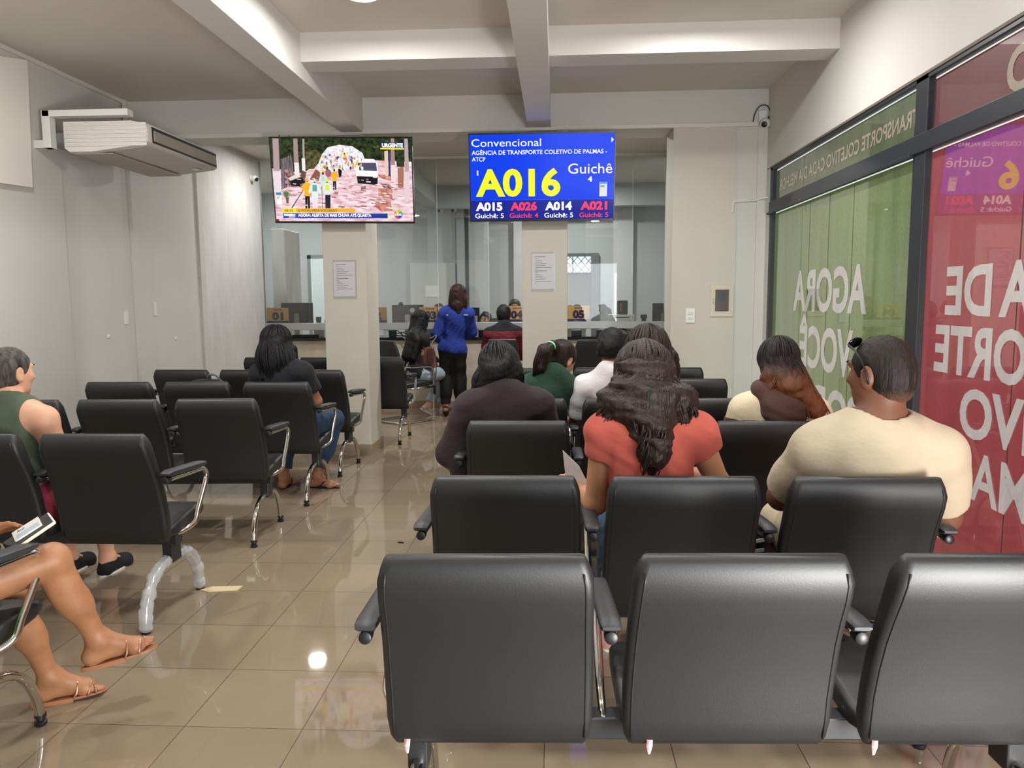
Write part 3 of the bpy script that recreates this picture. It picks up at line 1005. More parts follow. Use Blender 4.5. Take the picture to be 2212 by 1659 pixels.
_rc = random.Random(4)
_fol = []
for _i in range(220):
    _x, _y = _rc.uniform(280, 2000), _rc.uniform(130, 430)
    if 900 < _x < 1450 and _y > 220 or (_y > 300 and _x > 1300):
        continue
    _s = _rc.uniform(8, 26)
    _fol.append((_rc.choice(('101a0c', '26341a', '3c4c22', '56622e', '18200f', '2c3018')), 1, P((_x - _s, _y), (_x, _y - _s * .7), (_x + _s, _y + _s * .2), (_x, _y + _s * .8))))
sh_ = sh_[:3] + _fol + sh_[3:]
for _i in range(150):
    _x, _y = _rc.uniform(850, 1450), _rc.uniform(270, 560)
    if _y < 270 + abs(_x - 1150) * 0.45:
        continue
    _s = 7 + (_y - 250) * 0.03
    sh_.append((_rc.choice(('fdfaff', 'fdfaff', 'c8b4c4', 'f2d23c', '8a7f8c', '46404c', 'e9d8e4', 'f0a84c', 'b8a0b4')), 1, P((_x - _s, _y), (_x - _s * .3, _y - _s * 1.6), (_x + _s, _y - _s), (_x + _s * .8, _y + _s * 1.3), (_x - _s * .6, _y + _s))))
for _i in range(170):
    _y = _rc.uniform(620, 1080)
    _x = _rc.uniform(380, 1980)
    _s = 6 + (_y - 600) * 0.05
    sh_.append((_rc.choice(('b8787c', 'e8c4cc', 'fdf0f6', 'd8a0a4', 'a8605c', 'f6e2ea')), 1, P((_x - _s * 2, _y), (_x - _s, _y - _s * .5), (_x + _s * 2, _y - _s * .2), (_x + _s, _y + _s * .5))))
sh_ += walker(1050, 590, 0.62, og, bk) + walker(890, 640, 0.7, 'd5e4e2', 'd8d0d8', 'b7d8c8') + walker(945, 745, 0.88, 'e8ecf0', '47455e', hv, hood='d9f03a')
sh_ += [('2a2830', 1, P((915, 900), (990, 900), (985, 1080), (930, 1080)))]
sh_ += walker(665, 745, 0.9, og, bk, None, hood='f2b52c') + walker(770, 750, 0.98, 'e3f0ee', 'f0e4ec', '66a89a', hood='d6e2e0')
sh_ += [('7d5a5c', 1, P((868, 780), (876, 780), (878, 1085), (870, 1085))),
        ('8fa070', 1, P((310, 900), (360, 850), (440, 910), (380, 960), (340, 950))), ('5d7048', 1, P((330, 870), (350, 940), (375, 860), (400, 900), (370, 960))), ('6e5c50', 1, P((355, 950), (405, 950), (395, 1030), (365, 1030))),
        ('5a4444', 1, P((430, 1090), (600, 850), (610, 850), (450, 1090))),
        ('ffdf1e', 1, P((300, 1100), (500, 1097), (500, 1150), (302, 1160))), ('fbb318', 1, P((500, 1097), (1320, 1075), (1350, 1122), (500, 1150))),
        ('2340a0', 1, P((310, 1165), (1795, 1132), (1798, 1198), (312, 1235))), ('2a56c4', 1, P((312, 1165), (515, 1160), (520, 1225), (312, 1235))), ('ffe628', 1, P((1793, 1132), (1806, 1132), (1808, 1198), (1796, 1198))),
        ('1f2f6e', 1, P((1690, 190), (2020, 182), (2022, 256), (1692, 258))), ('ffe81e', 1, P((1690, 258), (2018, 254), (2018, 272), (1692, 276))),
        ('f4f4f8', 1, rect(0.015, 0.215, 0.052, 0.325)), ('3d8ac4', 1, rect(0.015, 0.325, 0.052, 0.36)), ('f0a050', 1, rect(0.018, 0.30, 0.042, 0.31)), ('78b060', 1, rect(0.018, 0.285, 0.036, 0.295))]
lc = px(1945, 1140)
for k, c in enumerate(('3aa84e', '9cc83a', 'f5d42c', 'f08a2c', 'e2402c', 'b83a8c', '5a4aa8', '2c7ac0')):
    a0, a1 = R(45 * k), R(45 * k + 45)
    sh_.append((c, 1, [lc] + [(lc[0] + 0.031 * math.cos(a), lc[1] + 0.053 * math.sin(a)) for a in (a0, (a0 + a1) / 2, a1)]))
sh_.append(('8c2c34', 1, rect(0.0, 0.0, 0.022, 0.035)))
layered(t1, 'screen', sh_, tw, th)
E_w, E_b, E_dk = emis('caption_white', 'ffffff', 1.1), emis('caption_brown', '7a5a10', 1), emis('caption_dark', '20242c', 1)


def tvtext(t, s, u, v, hgt, m, w=None, bold=0.02, al='L', rot=0.0, d=-0.0035):
    return text('caption', s, m, ((u - 0.5) * tw, d, (v - 0.5) * th), (math.cos(rot), 0, math.sin(rot)), (-math.sin(rot), 0, math.cos(rot)), w * tw if w else None, hgt * th, bold, t, al)


tvtext(t1, 'URGENTE', *px(1715, 248), 0.045, E_w, 0.148, 0.05)
tvtext(t1, '08:32', *px(335, 1143), 0.028, E_b, 0.062)
tvtext(t1, 'O POVO PEDE SOCORRO', *px(525, 1140), 0.03, E_b, 0.285)
tvtext(t1, 'AGORA: ALERTA DE MAIS CHUVA ATÉ QUARTA', *px(525, 1206), 0.035, E_w, 0.532, 0.04)
tvtext(t1, 'PRIMEIRO', *px(327, 1203), 0.024, E_w, 0.083, 0.06)
tvtext(t1, 'IMPACTO', *px(395, 1222), 0.012, E_w, 0.045, 0.05)
tvtext(t1, 'sbt', *px(1893, 1160), 0.036, E_w, 0.052, 0.02)

# ticket display
t2 = tv_frame('television', 'wall television showing a blue ticket-call display with large yellow letters', (-0.128, 7.16, 2.592), TW * 1.012, TH * 1.012, 10, 0)
t2.rotation_euler = (R(10), R(0.1), R(0.6))
blue = emis('display_blue', '0540f0', 0.95)
grp = [(blue, 1, rect(0, 0, 1, 1)), ('1d2a9a', 0.9, rect(0, 0, 1, 0.238)), ('2450ff', 0.95, rect(0, 0.236, 1, 0.245))]
ar = [(0.976, 0.952), (0.976, 0.892), (0.992, 0.922)]
grp += [('fdfdff', 1.1, ar)]
layered(t2, 'screen', grp, TW * 1.012 - 0.014, TH * 1.012 - 0.024)
tw, th = TW * 1.012 - 0.014, TH * 1.012 - 0.024
E_y, E_p = emis('display_yellow', 'ffff20', 1.0), emis('display_pink', 'ff4468', 1.0)
tvtext(t2, 'Convencional', 0.016, 0.862, 0.092, E_w, 0.479, 0.0)
tvtext(t2, 'AGÊNCIA DE TRANSPORTE COLETIVO DE PALMAS -', 0.016, 0.77, 0.05, E_w, 0.93, 0.01)
tvtext(t2, 'ATCP', 0.016, 0.695, 0.05, E_w, 0.094, 0.01)
tvtext(t2, 'A016', 0.038, 0.295, 0.31, E_y, 0.59, 0.035)
tvtext(t2, 'Guichê', 0.682, 0.54, 0.122, E_w, 0.303, 0.0)
tvtext(t2, '4', 0.818, 0.445, 0.062, E_w, 0.03, 0.03)
for u, s, g, m in ((0.035, 'A015', 'Guichê: 5', E_w), (0.278, 'A026', 'Guichê: 4', E_p), (0.522, 'A014', 'Guichê: 5', E_w), (0.768, 'A021', 'Guichê: 5', E_p)):
    tvtext(t2, s, u, 0.118, 0.095, m, 0.187, 0.045)
    tvtext(t2, g, u - 0.006, 0.026, 0.058, m, 0.202, 0.012)
st = obj('energy_label', bx((0.4 * tw, -0.0005, -0.27 * th), (0.452 * tw, 0.001, -0.045 * th + 0.0)), mat('sticker_white', 'dfe4ea', 0.5, emit=0.35), t2)
st.scale = (1, 1, 0.75)
st.location = (0, 0, -0.02)
obj('label_band', box(bx((0.402 * tw, -0.001, -0.085 * th), (0.45 * tw, -0.0004, -0.06 * th)), (0.405 * tw, -0.001, -0.12 * th), (0.435 * tw, -0.0004, -0.1 * th)), mat('sticker_blue', '5f9ed0', 0.5, emit=0.3), t2)
obj('energy_label', bx((-0.452 * tw, -0.0005, 0.03 * th), (-0.442 * tw, 0.001, 0.09 * th)), bpy.data.materials['sticker_white'], t2)

# ---------------------------------------------------------------- things on walls and pillars
M_paper = mat('white_paper', 'e4e1e2', 0.6)
M_ink = mat('grey_ink', '63605f', 0.7)


def notice(x, z, lab):
    t = thing('notice', lab, 'notice', (x, YH - 0.002, z), 0, 'paper notices on the pillars')
    obj('sheet', bx((-0.105, -0.002, -0.165), (0.105, 0.0, 0.165)), M_paper, t)
    obj('plastic_sleeve', bx((-0.112, -0.0025, -0.19), (0.116, 0.001, 0.178)), glass('sleeve_film', (0.95, 0.95, 0.96), 0.03), t)
    bm = bmesh.new()
    z0 = 0.135
    for w, b in ((0.095, 1), (0.025, 0), (0.06, 0), (0.07, 0), (0.115, 0), (0.095, 0), (0.155, 0), (0.015, 0), (0.11, 1), (0.025, 0), (0.05, 0), (0.075, 0), (0.115, 0), (0.095, 0), (0.155, 0), (0.015, 0)):
        rr = random.Random(int(z0 * 1e4))
        x = -0.075
        while x < -0.075 + w - 0.004:
            l = min(rr.uniform(0.008, 0.022), -0.075 + w - x)
            box(bm, (x, -0.0032, z0), (x + l, -0.0026, z0 + (0.0055 if b else 0.0038)))
            x += l + 0.003
        z0 -= 0.0165
    obj('printed_lines', bm, M_ink, t)


notice(-2.021, 1.702, 'paper notice taped to the pillar under the news television')
notice(-0.123, 1.757, 'paper notice taped to the pillar under the blue ticket display')
for x, z in ((-2.02, 1.888), (-0.12, 1.945)):
    pass
t = thing('light_switch', 'white double light switch on the column beside the counter', 'switch', (1.254, YH, 1.334))
obj('plate', bx((-0.043, -0.012, -0.068), (0.043, 0, 0.068), 0.004), M_white, t)
for z in (0.022, -0.026):
    obj('rocker', bx((-0.022, -0.016, z - 0.013), (0.022, -0.011, z + 0.013), 0.002), mat('switch_grey', 'd4d3ce', 0.4), t)
t = thing('electrical_panel', 'flush electrical panel with smoked window in a cream frame', 'electrical panel', (1.542, YH, 1.472))
bm = bx((-0.108, -0.014, -0.15), (0.108, 0, 0.15), 0.004)
obj('frame', bm, mat('cream_plastic', 'cfc9b6', 0.5), t)
obj('smoked_door', bx((-0.062, -0.019, -0.098), (0.062, -0.013, 0.102), 0.003), mat('smoked_window', '4c3f30', 0.15), t)
obj('breaker', bx((-0.03, -0.021, -0.01), (0.03, -0.018, 0.08)), M_blk, t)
obj('door_pull', tube(bmesh.new(), catmull([(-0.066, -0.015, 0.03), (-0.082, -0.022, 0.015), (-0.082, -0.022, -0.02), (-0.066, -0.015, -0.035)], 4), 0.003, 6), bpy.data.materials['cream_plastic'], t)
for x in (-0.092, 0.092):
    for z in (-0.12, 0.125):
        obj('screw', lathe(bmesh.new(), [(0.005, 0), (0.005, 0.002)], (0, 0, 0), 8, Matrix.Translation((x, -0.014, z)) @ Matrix.Rotation(R(90), 4, 'X')), M_alu, t)


def dome_cam(label, loc, rz, dark=True):
    t = thing('security_camera', label, 'camera', loc, rz)
    obj('base', lathe(bmesh.new(), [(0.045, 0), (0.047, 0.012), (0.04, 0.03)], (0, 0, 0), 20, Matrix.Rotation(R(90), 4, 'X')), M_white, t, True, ang=40)
    bm = bmesh.new()
    bmesh.ops.create_uvsphere(bm, u_segments=20, v_segments=12, radius=0.046, matrix=Matrix.Translation((0, -0.05, -0.005)))
    obj('eyeball', bm, M_white, t, True)
    obj('lens', lathe(bmesh.new(), [(0.027, 0), (0.025, 0.012), (0.012, 0.016)], (0, 0, 0), 18, Matrix.Translation((-0.017, -0.083, -0.02)) @ Matrix.Rotation(R(-22), 4, 'Z') @ Matrix.Rotation(R(112), 4, 'X')), M_blk, t, True, ang=40)
    return t


t = dome_cam('white dome security camera with a black cable loop in the corner above the printed windows', (1.885, YH - 0.002, 3.065), 0)
obj('mount_plate', bx((-0.05, -0.02, 0.02), (0.02, 0.0, 0.12), 0.004), M_white, t)
obj('cable', tube(bmesh.new(), catmull([(0.03, -0.02, 0.04), (0.045, -0.04, 0.09), (0.01, -0.05, 0.15), (-0.05, -0.045, 0.145), (-0.09, -0.03, 0.08), (-0.1, -0.01, 0.0)], 6), 0.0045, 6), M_cable, t, True)
dome_cam('white security camera on the bright plastered wall beside the news television', (XL + 0.015, 10.35, 3.13), R(90))
dome_cam('white office camera under the beam, nearer the sloping beam, behind the glass', (-2.02, 13.72, 3.06), 0)
dome_cam('white office camera under the beam, second from the sloping beam, behind the glass', (-1.78, 13.72, 3.06), 0)
t = obj('conduit', tube(tube(bmesh.new(), catmull([(1.622, YH - 0.008, 2.28), (1.622, YH - 0.012, 2.33), (1.63, YH - 0.012, 2.372), (1.66, YH - 0.008, 2.38)], 4), 0.008, 8), [(1.65, YH - 0.008, 2.38), (1.78, YH - 0.004, 2.383), (1.83, YH - 0.012, 2.385), (1.87, YH - 0.02, 2.40), (1.93, YH - 0.06, 2.405)], 0.007, 8), M_white)
tag(t, 'thin white conduit with hooked end running to the black window bar', 'conduit')
t = obj('groove_strip', bx((1.645, YH - 0.003, 0), (1.655, YH + 0.014, 3.04)), M_wall)  # proud strip stands in for the thin line of a groove
tag(t, 'slim raised strip standing for a wall groove beside the electrical panel', 'conduit')
for y, z, lab in ((6.85, 1.187, 'round blank socket cover on the pale wall, the one nearer the air conditioner'), (8.1, 1.107, 'round blank socket cover on the pale wall, the one nearer the bright plaster')):
    t = obj('socket_cover', lathe(bmesh.new(), [(0.022, 0), (0.02, 0.006), (0.008, 0.009)], (0, 0, 0), 14, Matrix.Translation((XL, y, z)) @ Matrix.Rotation(R(90), 4, 'Y')), M_white, None, True)
    tag(t, lab, 'cover')

for y, z, h, lab in ((7.16, 1.348, 0.12, 'narrow white wall plate above the round socket covers, between the two pilasters'), (7.7, 1.424, 0.14, 'slim white wall plate beside the pilaster edge, higher than the round covers')):
    t = obj('wall_plate', bx((XL - 0.01, y - 0.03, z - h / 2), (XL + (0.01), y + 0.03, z + h / 2), 0.003), M_white)
    tag(t, lab, 'wall plate')

# ---------------------------------------------------------------- counter top things
M_or = mat('sign_orange', 'f0bb70', 0.5)
M_nav = mat('sign_navy', '2a1f5c', 0.5)
for n, x in (('01', -3.905), ('02', -2.51), ('03', -1.745), ('04', -0.545), ('05', 0.305)):
    t = thing('counter_sign', 'orange counter sign numbered %s with a navy band' % n, 'sign', (x, 10.705, 1.188), 0, 'numbered counter signs')
    obj('plate', bx((-0.155, 0, 0.0), (0.155, 0.012, 0.215), 0.003), M_or, t)
    obj('navy_band', bx((-0.155, -0.001, 0.0), (0.155, 0.0, 0.034)), M_nav, t)
    text('lettering', 'GUICHÊ', M_nav, (0, -0.0012, 0.176), (1, 0, 0), (0, 0, 1), 0.115, 0.022, 0.03, t, 'C')
    text('lettering', n, M_nav, (0, -0.0012, 0.052), (1, 0, 0), (0, 0, 1), 0.16, 0.1, 0.06, t, 'C')
    bm = bmesh.new()
    for k_ in range(7):
        box(bm, (-0.06 + k_ * 0.017, -0.0018, 0.012), (-0.046 + k_ * 0.017, -0.0012, 0.021))
    obj('band_print', bm, mat('sign_grey', '6f6894', 0.5), t)
M_mon = mat('monitor_back', '33373b', 0.5)


def monitor(label, x, y, z0, w, h, m=None, rz=0, stand=True, logo=False):
    t = thing('monitor', label, 'monitor', (x, y, z0), R(rz))
    obj('shell', bx((-w / 2, 0, 0.1), (w / 2, 0.035, 0.1 + h), 0.006), m or M_mon, t)
    obj('stand', box(bx((-0.035, -0.03, 0.008), (0.035, 0.0, 0.1 + h * 0.6), 0.004), (-0.11, -0.1, 0.0), (0.11, 0.1, 0.01), 0.003), M_alu, t)
    if logo:
        obj('round_logo', lathe(bmesh.new(), [(0.035, 0), (0.035, 0.002), (0.028, 0.002), (0.027, 0.0005)], (0, 0, 0), 22, Matrix.Translation((0.07, 0.0, 0.1 + h * 0.78)) @ Matrix.Rotation(R(90), 4, 'X')), mat('logo_silver', 'c8ccce', 0.4), t)
        obj('logo_bar', bx((0.05, -0.002, 0.095 + h * 0.78), (0.09, 0.0, 0.105 + h * 0.78)), bpy.data.materials['logo_silver'], t)
        obj('webcam', lathe(bmesh.new(), [(0.03, 0), (0.034, 0.03), (0.02, 0.05)], (-0.1, 0.01, 0.09 + h), 12), M_blk, t, True)
    return t


monitor('dark monitor seen from behind beside counter sign 01', -3.73, 11.0, 0.985, 0.46, 0.385)
t = monitor('grey monitor back with a round silver badge beside counter sign 03', -2.12, 11.0, 0.985, 0.46, 0.345, None, -4, True, True)
monitor('dark monitor edge beside the blue-shirted woman', -1.16, 11.1, 0.985, 0.12, 0.3, M_blk)
monitor('low black monitor top beside the long-haired clerk', -0.72, 11.2, 0.985, 0.4, 0.145, M_blk)
monitor('black monitor at the counter end beside the column', 1.5, 11.0, 0.985, 0.3, 0.345, M_blk)
M_cup = mat('dark_cup', '4c4a48', 0.3)
t = obj('cup', lathe(bmesh.new(), [(0.03, 0), (0.042, 0.11), (0.038, 0.11), (0.028, 0.01)], (-3.43, 11.05, 1.19 - 0.205 + 0.0), 16), M_cup, None, True)
tag(t, 'dark tapered cup on the counter beside the pillar and sign 01', 'cup')
t.location.z = 0.17
tag(obj('cup_stand', bx((-3.48, 10.95, 0.985), (-3.22, 11.2, 1.155), 0.004), M_white), 'white box under the two cups behind the counter', 'box')
t = obj('jar', lathe(bmesh.new(), [(0.04, 0), (0.045, 0.06), (0.03, 0.085), (0.012, 0.095)], (-3.30, 11.05, 1.155), 16), mat('clear_jar', 'cfd8d8', 0.1), None, True)
tag(t, 'small rounded clear jar beside the dark cup', 'jar')
t = thing('printer', 'white desktop printer behind the counter beside sign 05', 'printer', (0.92, 11.0, 0.985))
obj('body', bx((-0.18, -0.12, 0), (0.17, 0.2, 0.29), 0.01), M_white, t)
obj('paper_slot', bx((-0.09, -0.124, 0.245), (0.1, -0.118, 0.258)), M_blk, t)
t = obj('speaker_box', bx((0.86, 10.95, 1.275), (1.0, 11.1, 1.47), 0.01), mat('dark_brown_plastic', '3a3332', 0.4))
tag(t, 'dark box standing on the white printer', 'speaker')
obj('red_line', bx((0.9, 10.948, 1.32), (0.906, 10.951, 1.43)), M_tagr, None).parent = t
t = thing('card_reader', 'small black stand on the counter beside the printer', 'device', (1.24, 11.1, 0.985))
obj('base', bx((-0.03, -0.03, 0), (0.03, 0.03, 0.24), 0.004), M_blk, t)
obj('head', bx((-0.045, -0.04, 0.235), (0.045, 0.04, 0.285), 0.006), M_blk, t)
# desk clutter under the rail
rr = random.Random(5)
CL = [('network_box', 'black network box under the rail beside counter sign 05, nearest the pillar', 0.28, 0.14, 0.085), ('network_box', 'black network box under the rail, nearer the printer', 0.62, 0.13, 0.085), ('keyboard', 'black keyboard on the counter at the column end', 1.3, 0.3, 0.03),
      ('keyboard', 'black keyboard under the rail beside sign 01', -3.55, 0.34, 0.035), ('network_box', 'black box under the rail behind the blue-shirted woman', -1.3, 0.26, 0.09), ('network_box', 'black box under the rail beside the jumper man', -0.97, 0.3, 0.09)]
for n, lab, x, w, h in CL:
    t = obj(n, bx((x - w / 2, 10.73, 0.985), (x + w / 2, 10.88, 0.985 + h), 0.006), M_blk)
    tag(t, lab, n.replace('_', ' '))
for lab, pts, m in (('tangle of dark cables on the counter under sign 02', [(-2.3, 10.8, 1.0), (-2.25, 10.85, 1.07), (-2.15, 10.78, 1.0), (-2.2, 10.9, 1.05), (-2.05, 10.8, 1.0), (-1.95, 10.85, 1.04), (-1.85, 10.8, 1.0), (-2.28, 10.76, 1.01), (-2.1, 10.83, 1.06)], M_cable),
                    ('thin grey cable drooping over the counter front beside the sideways chair', [(-2.25, 10.72, 0.995), (-2.12, 10.6, 0.99), (-2.05, 10.57, 0.93), (-2.0, 10.58, 0.84), (-1.9, 10.59, 0.8), (-1.8, 10.58, 0.82), (-1.75, 10.6, 0.88)], mat('grey_cable', '8a8f96', 0.5)),
                    ('black looped cable on the counter under the printer', [(0.7, 10.8, 0.995), (0.8, 10.8, 1.06), (0.92, 10.85, 1.09), (1.0, 10.8, 1.0), (0.9, 10.78, 1.02), (0.85, 10.83, 1.08), (1.05, 10.8, 1.05), (1.15, 10.82, 0.995)], M_cable)):
    tag(obj('cable', tube(bmesh.new(), catmull(pts, 6), 0.006, 6), m, None, True), lab, 'cable')
t = obj('router', bx((-2.36, 10.72, 0.985), (-2.24, 10.8, 1.08), 0.006), mat('dark_teal_plastic', '22323a', 0.4))
tag(t, 'dark teal router box on the counter under sign 02', 'router')
tag(obj('wall_notice', bx((-2.35, 13.895, 1.55), (-2.1, 13.9, 1.75)), M_paper), 'pale sheet on the office door behind the glass', 'notice')
# black bag with two stripes standing on the floor
t = thing('sports_bag', 'black bag with two white stripes beside the beige-trousered knee', 'bag', (0.70, 3.16, 0))
bm = bx((-0.14, -0.13, 0.0), (0.14, 0.13, 0.64), 0.07, 4)
obj('bag_body', bm, mat('black_cloth', '101216', 0.8, bump=0.2, bscale=20), t, True)
for z in (0.488, 0.528):
    obj('stripe', loft(bmesh.new(), [[(x, -0.134 + 0.12 * max(0, abs(x) - 0.08) ** 2 * 50, z + dz + x * 0.06) for dz in (0, 0.013)] + [(x, -0.12, z + 0.013 + x * 0.06), (x, -0.12, z + x * 0.06)] for x in np.linspace(-0.125, 0.125, 9)]), M_paper, t)
# backpack on the second bench seat
t = thing('backpack', 'black backpack standing on the seat beside the woman in jeans', 'backpack', (-2.66, 5.72, 0.47))
obj('pack', bx((-0.14, -0.09, 0.0), (0.14, 0.1, 0.44), 0.07, 4), bpy.data.materials['black_cloth'], t, True)
obj('carry_loop', tube(bmesh.new(), catmull([(0.02, -0.02, 0.43), (0.04, -0.04, 0.475), (0.09, -0.04, 0.475), (0.13, -0.02, 0.42)], 5), 0.008, 6), mat('grey_strap', '5a5e64', 0.7), t, True)
# ---------------------------------------------------------------- people: smooth volumes turned into one continuous surface
V = lambda *a: np.array(a, float)


def nrm(v):
    return v / max(1e-9, np.linalg.norm(v))


def cap(a, b, ra, rb, k=0.03, clip=(), op='+', flat=None):
    return dict(t='c', a=np.array(a, float), b=np.array(b, float), ra=ra, rb=rb, k=k, clip=list(clip), op=op)


def ellp(c, r, ax=None, k=0.03, clip=(), op='+'):
    return dict(t='e', c=np.array(c, float), r=np.array(r, float), ax=np.eye(3) if ax is None else np.array(ax, float), k=k, clip=list(clip), op=op)


def grow(prims, d, k=None, clip=None):
    out = []
    for p in prims:
        q = dict(p)
        if q['t'] == 'c':
            q['ra'], q['rb'] = q['ra'] + d, q['rb'] + d
        else:
            q['r'] = q['r'] + d
        if k is not None:
            q['k'] = k
        if clip:
            q['clip'] = q['clip'] + list(clip)
        out.append(q)
    return out


def bounds(p):
    if p['t'] == 'c':
        return np.minimum(p['a'] - p['ra'], p['b'] - p['rb']), np.maximum(p['a'] + p['ra'], p['b'] + p['rb'])
    e = np.sqrt(((p['ax'] * p['r'][:, None]) ** 2).sum(0))
    return p['c'] - e, p['c'] + e


def surface(prims, vox=0.008, noise=0.0, nscale=25.0, seed=0, clip=()):
    B = [bounds(p) for p in prims if p['op'] == '+']
    lo = np.min([b[0] for b in B], 0) - 0.03 - 2 * vox
    hi = np.max([b[1] for b in B], 0) + 0.03 + 2 * vox
    dims = np.ceil((hi - lo) / vox).astype(int) + 1
    ax = [(lo[i] + vox * np.arange(dims[i])).astype(np.float32) for i in range(3)]
    F = np.full(dims, 0.15, np.float32)
    for p in prims:
        b0, b1 = bounds(p)
        m = max(p['k'] * 1.2, 0.012) + 3 * vox
        i0 = np.clip(((b0 - m - lo) / vox).astype(int), 0, dims)
        i1 = np.clip(((b1 + m - lo) / vox).astype(int) + 2, 0, dims)
        if (i1 <= i0).any():
            continue
        sl = tuple(slice(a, b) for a, b in zip(i0, i1))
        X = ax[0][sl[0]][:, None, None]
        Y = ax[1][sl[1]][None, :, None]
        Z = ax[2][sl[2]][None, None, :]
        if p['t'] == 'c':
            d = p['b'] - p['a']
            L = float(d @ d) + 1e-12
            x, y, z = X - p['a'][0], Y - p['a'][1], Z - p['a'][2]
            t = np.clip((x * d[0] + y * d[1] + z * d[2]) / L, 0, 1)
            D = np.sqrt((x - t * d[0]) ** 2 + (y - t * d[1]) ** 2 + (z - t * d[2]) ** 2) - (p['ra'] + t * (p['rb'] - p['ra']))
        else:
            x, y, z = X - p['c'][0], Y - p['c'][1], Z - p['c'][2]
            u = [(x * a[0] + y * a[1] + z * a[2]) for a in p['ax']]
            k0 = np.sqrt(sum((u[i] / p['r'][i]) ** 2 for i in range(3)))
            k1 = np.sqrt(sum((u[i] / p['r'][i] ** 2) ** 2 for i in range(3)))
            D = k0 * (k0 - 1) / np.maximum(k1, 1e-6)
        for q, n in p['clip']:
            n = nrm(np.array(n, float))
            D = np.maximum(D, (X - q[0]) * n[0] + (Y - q[1]) * n[1] + (Z - q[2]) * n[2])
        f = F[sl]
        k = p['k']
        if p['op'] == '+':
            h = np.clip(k - np.abs(f - D), 0, None) / k
            F[sl] = np.minimum(f, D) - h * h * k * 0.25
        else:
            h = np.clip(k - np.abs(f + D), 0, None) / k
            F[sl] = np.maximum(f, -D) + h * h * k * 0.25
    X, Y, Z = ax[0][:, None, None], ax[1][None, :, None], ax[2][None, None, :]
    for q, n in clip:
        n = nrm(np.array(n, float))
        F = np.maximum(F, (X - q[0]) * n[0] + (Y - q[1]) * n[1] + (Z - q[2]) * n[2]).astype(np.float32)
    if noise:
        rr = np.random.RandomState(seed)
        for i in range(5):
            w = rr.normal(size=3) * nscale * (0.6 + 0.35 * i)
            F += (noise / (1 + 0.5 * i)) * np.sin(w[0] * X + w[1] * Y + w[2] * Z + rr.uniform(0, 6) + 1.5 * np.sin(w[1] * 0.4 * X + w[2] * 0.4 * Z + i)).astype(np.float32)
    for a in range(3):
        s0, s1 = [slice(None)] * 3, [slice(None)] * 3
        s0[a], s1[a] = 0, -1
        F[tuple(s0)] = 0.1
        F[tuple(s1)] = 0.1
    ins = F < 0
    c = np.zeros(dims - 1, np.int8)
    cs = [(i, j, k) for i in (0, 1) for j in (0, 1) for k in (0, 1)]
    for i, j, k in cs:
        c += ins[i:dims[0] - 1 + i, j:dims[1] - 1 + j, k:dims[2] - 1 + k]
    mask = (c > 0) & (c < 8)
    idx = np.argwhere(mask)
    ids = np.full(dims - 1, -1, np.int64)
    ids[mask] = np.arange(len(idx))
    acc = np.zeros((len(idx), 3))
    cnt = np.zeros(len(idx))
    for a in cs:
        for e in range(3):
            if a[e]:
                continue
            b = list(a)
            b[e] = 1
            fa = F[idx[:, 0] + a[0], idx[:, 1] + a[1], idx[:, 2] + a[2]]
            fb = F[idx[:, 0] + b[0], idx[:, 1] + b[1], idx[:, 2] + b[2]]
            cr = (fa < 0) != (fb < 0)
            t = np.where(cr, fa / np.where(cr, fa - fb, 1), 0)
            q = np.tile(np.array(a, float), (len(idx), 1))
            q[:, e] += t
            acc += q * cr[:, None]
            cnt += cr
    v = lo + vox * (idx + acc / cnt[:, None])
    faces = []
    for e in range(3):
        u, w = (e + 1) % 3, (e + 2) % 3
        s0, s1 = [slice(None)] * 3, [slice(None)] * 3
        s0[e], s1[e] = slice(0, -1), slice(1, None)
        A, Bm = ins[tuple(s0)], ins[tuple(s1)]
        ed = np.argwhere(A != Bm)
        ed = ed[(ed[:, u] > 0) & (ed[:, w] > 0) & (ed[:, u] < dims[u] - 1) & (ed[:, w] < dims[w] - 1)]
        fl = A[ed[:, 0], ed[:, 1], ed[:, 2]]
        qs = []
        for du, dw in ((-1, -1), (0, -1), (0, 0), (-1, 0)):
            g = ed.copy()
            g[:, u] += du
            g[:, w] += dw
            qs.append(ids[g[:, 0], g[:, 1], g[:, 2]])
        q = np.stack(qs, 1)
        q[~fl] = q[~fl][:, ::-1]
        faces.append(q)
    return v, np.concatenate(faces)


def mesh_obj(name, vf, m, parent=None):
    v, f = vf
    me = bpy.data.meshes.new(name)
    me.vertices.add(len(v))
    me.vertices.foreach_set('co', v.astype(np.float32).ravel())
    me.loops.add(len(f) * 4)
    me.loops.foreach_set('vertex_index', f.astype(np.int32).ravel())
    me.polygons.add(len(f))
    me.polygons.foreach_set('loop_start', np.arange(0, len(f) * 4, 4, dtype=np.int32))
    me.polygons.foreach_set('use_smooth', [True] * len(f))
    me.update(calc_edges=True)
    me.validate()
    me.materials.append(m)
    o = bpy.data.objects.new(name, me)
    COL.objects.link(o)
    if parent:
        o.parent = parent
    return o


def head_frame(yaw, pitch=0.0, roll=0.0):
    """yaw > 0 turns to the left (+x is right, +y ahead), pitch > 0 looks down, roll > 0 tilts the crown to the right"""
    y, p, r = R(yaw), R(pitch), R(roll)
    f = V(-math.sin(y) * math.cos(p), math.cos(y) * math.cos(p), -math.sin(p))
    rt = V(math.cos(y), math.sin(y), 0)
    u = np.cross(rt, f)
    return rt * math.cos(r) - u * math.sin(r), f, u * math.cos(r) + rt * math.sin(r)


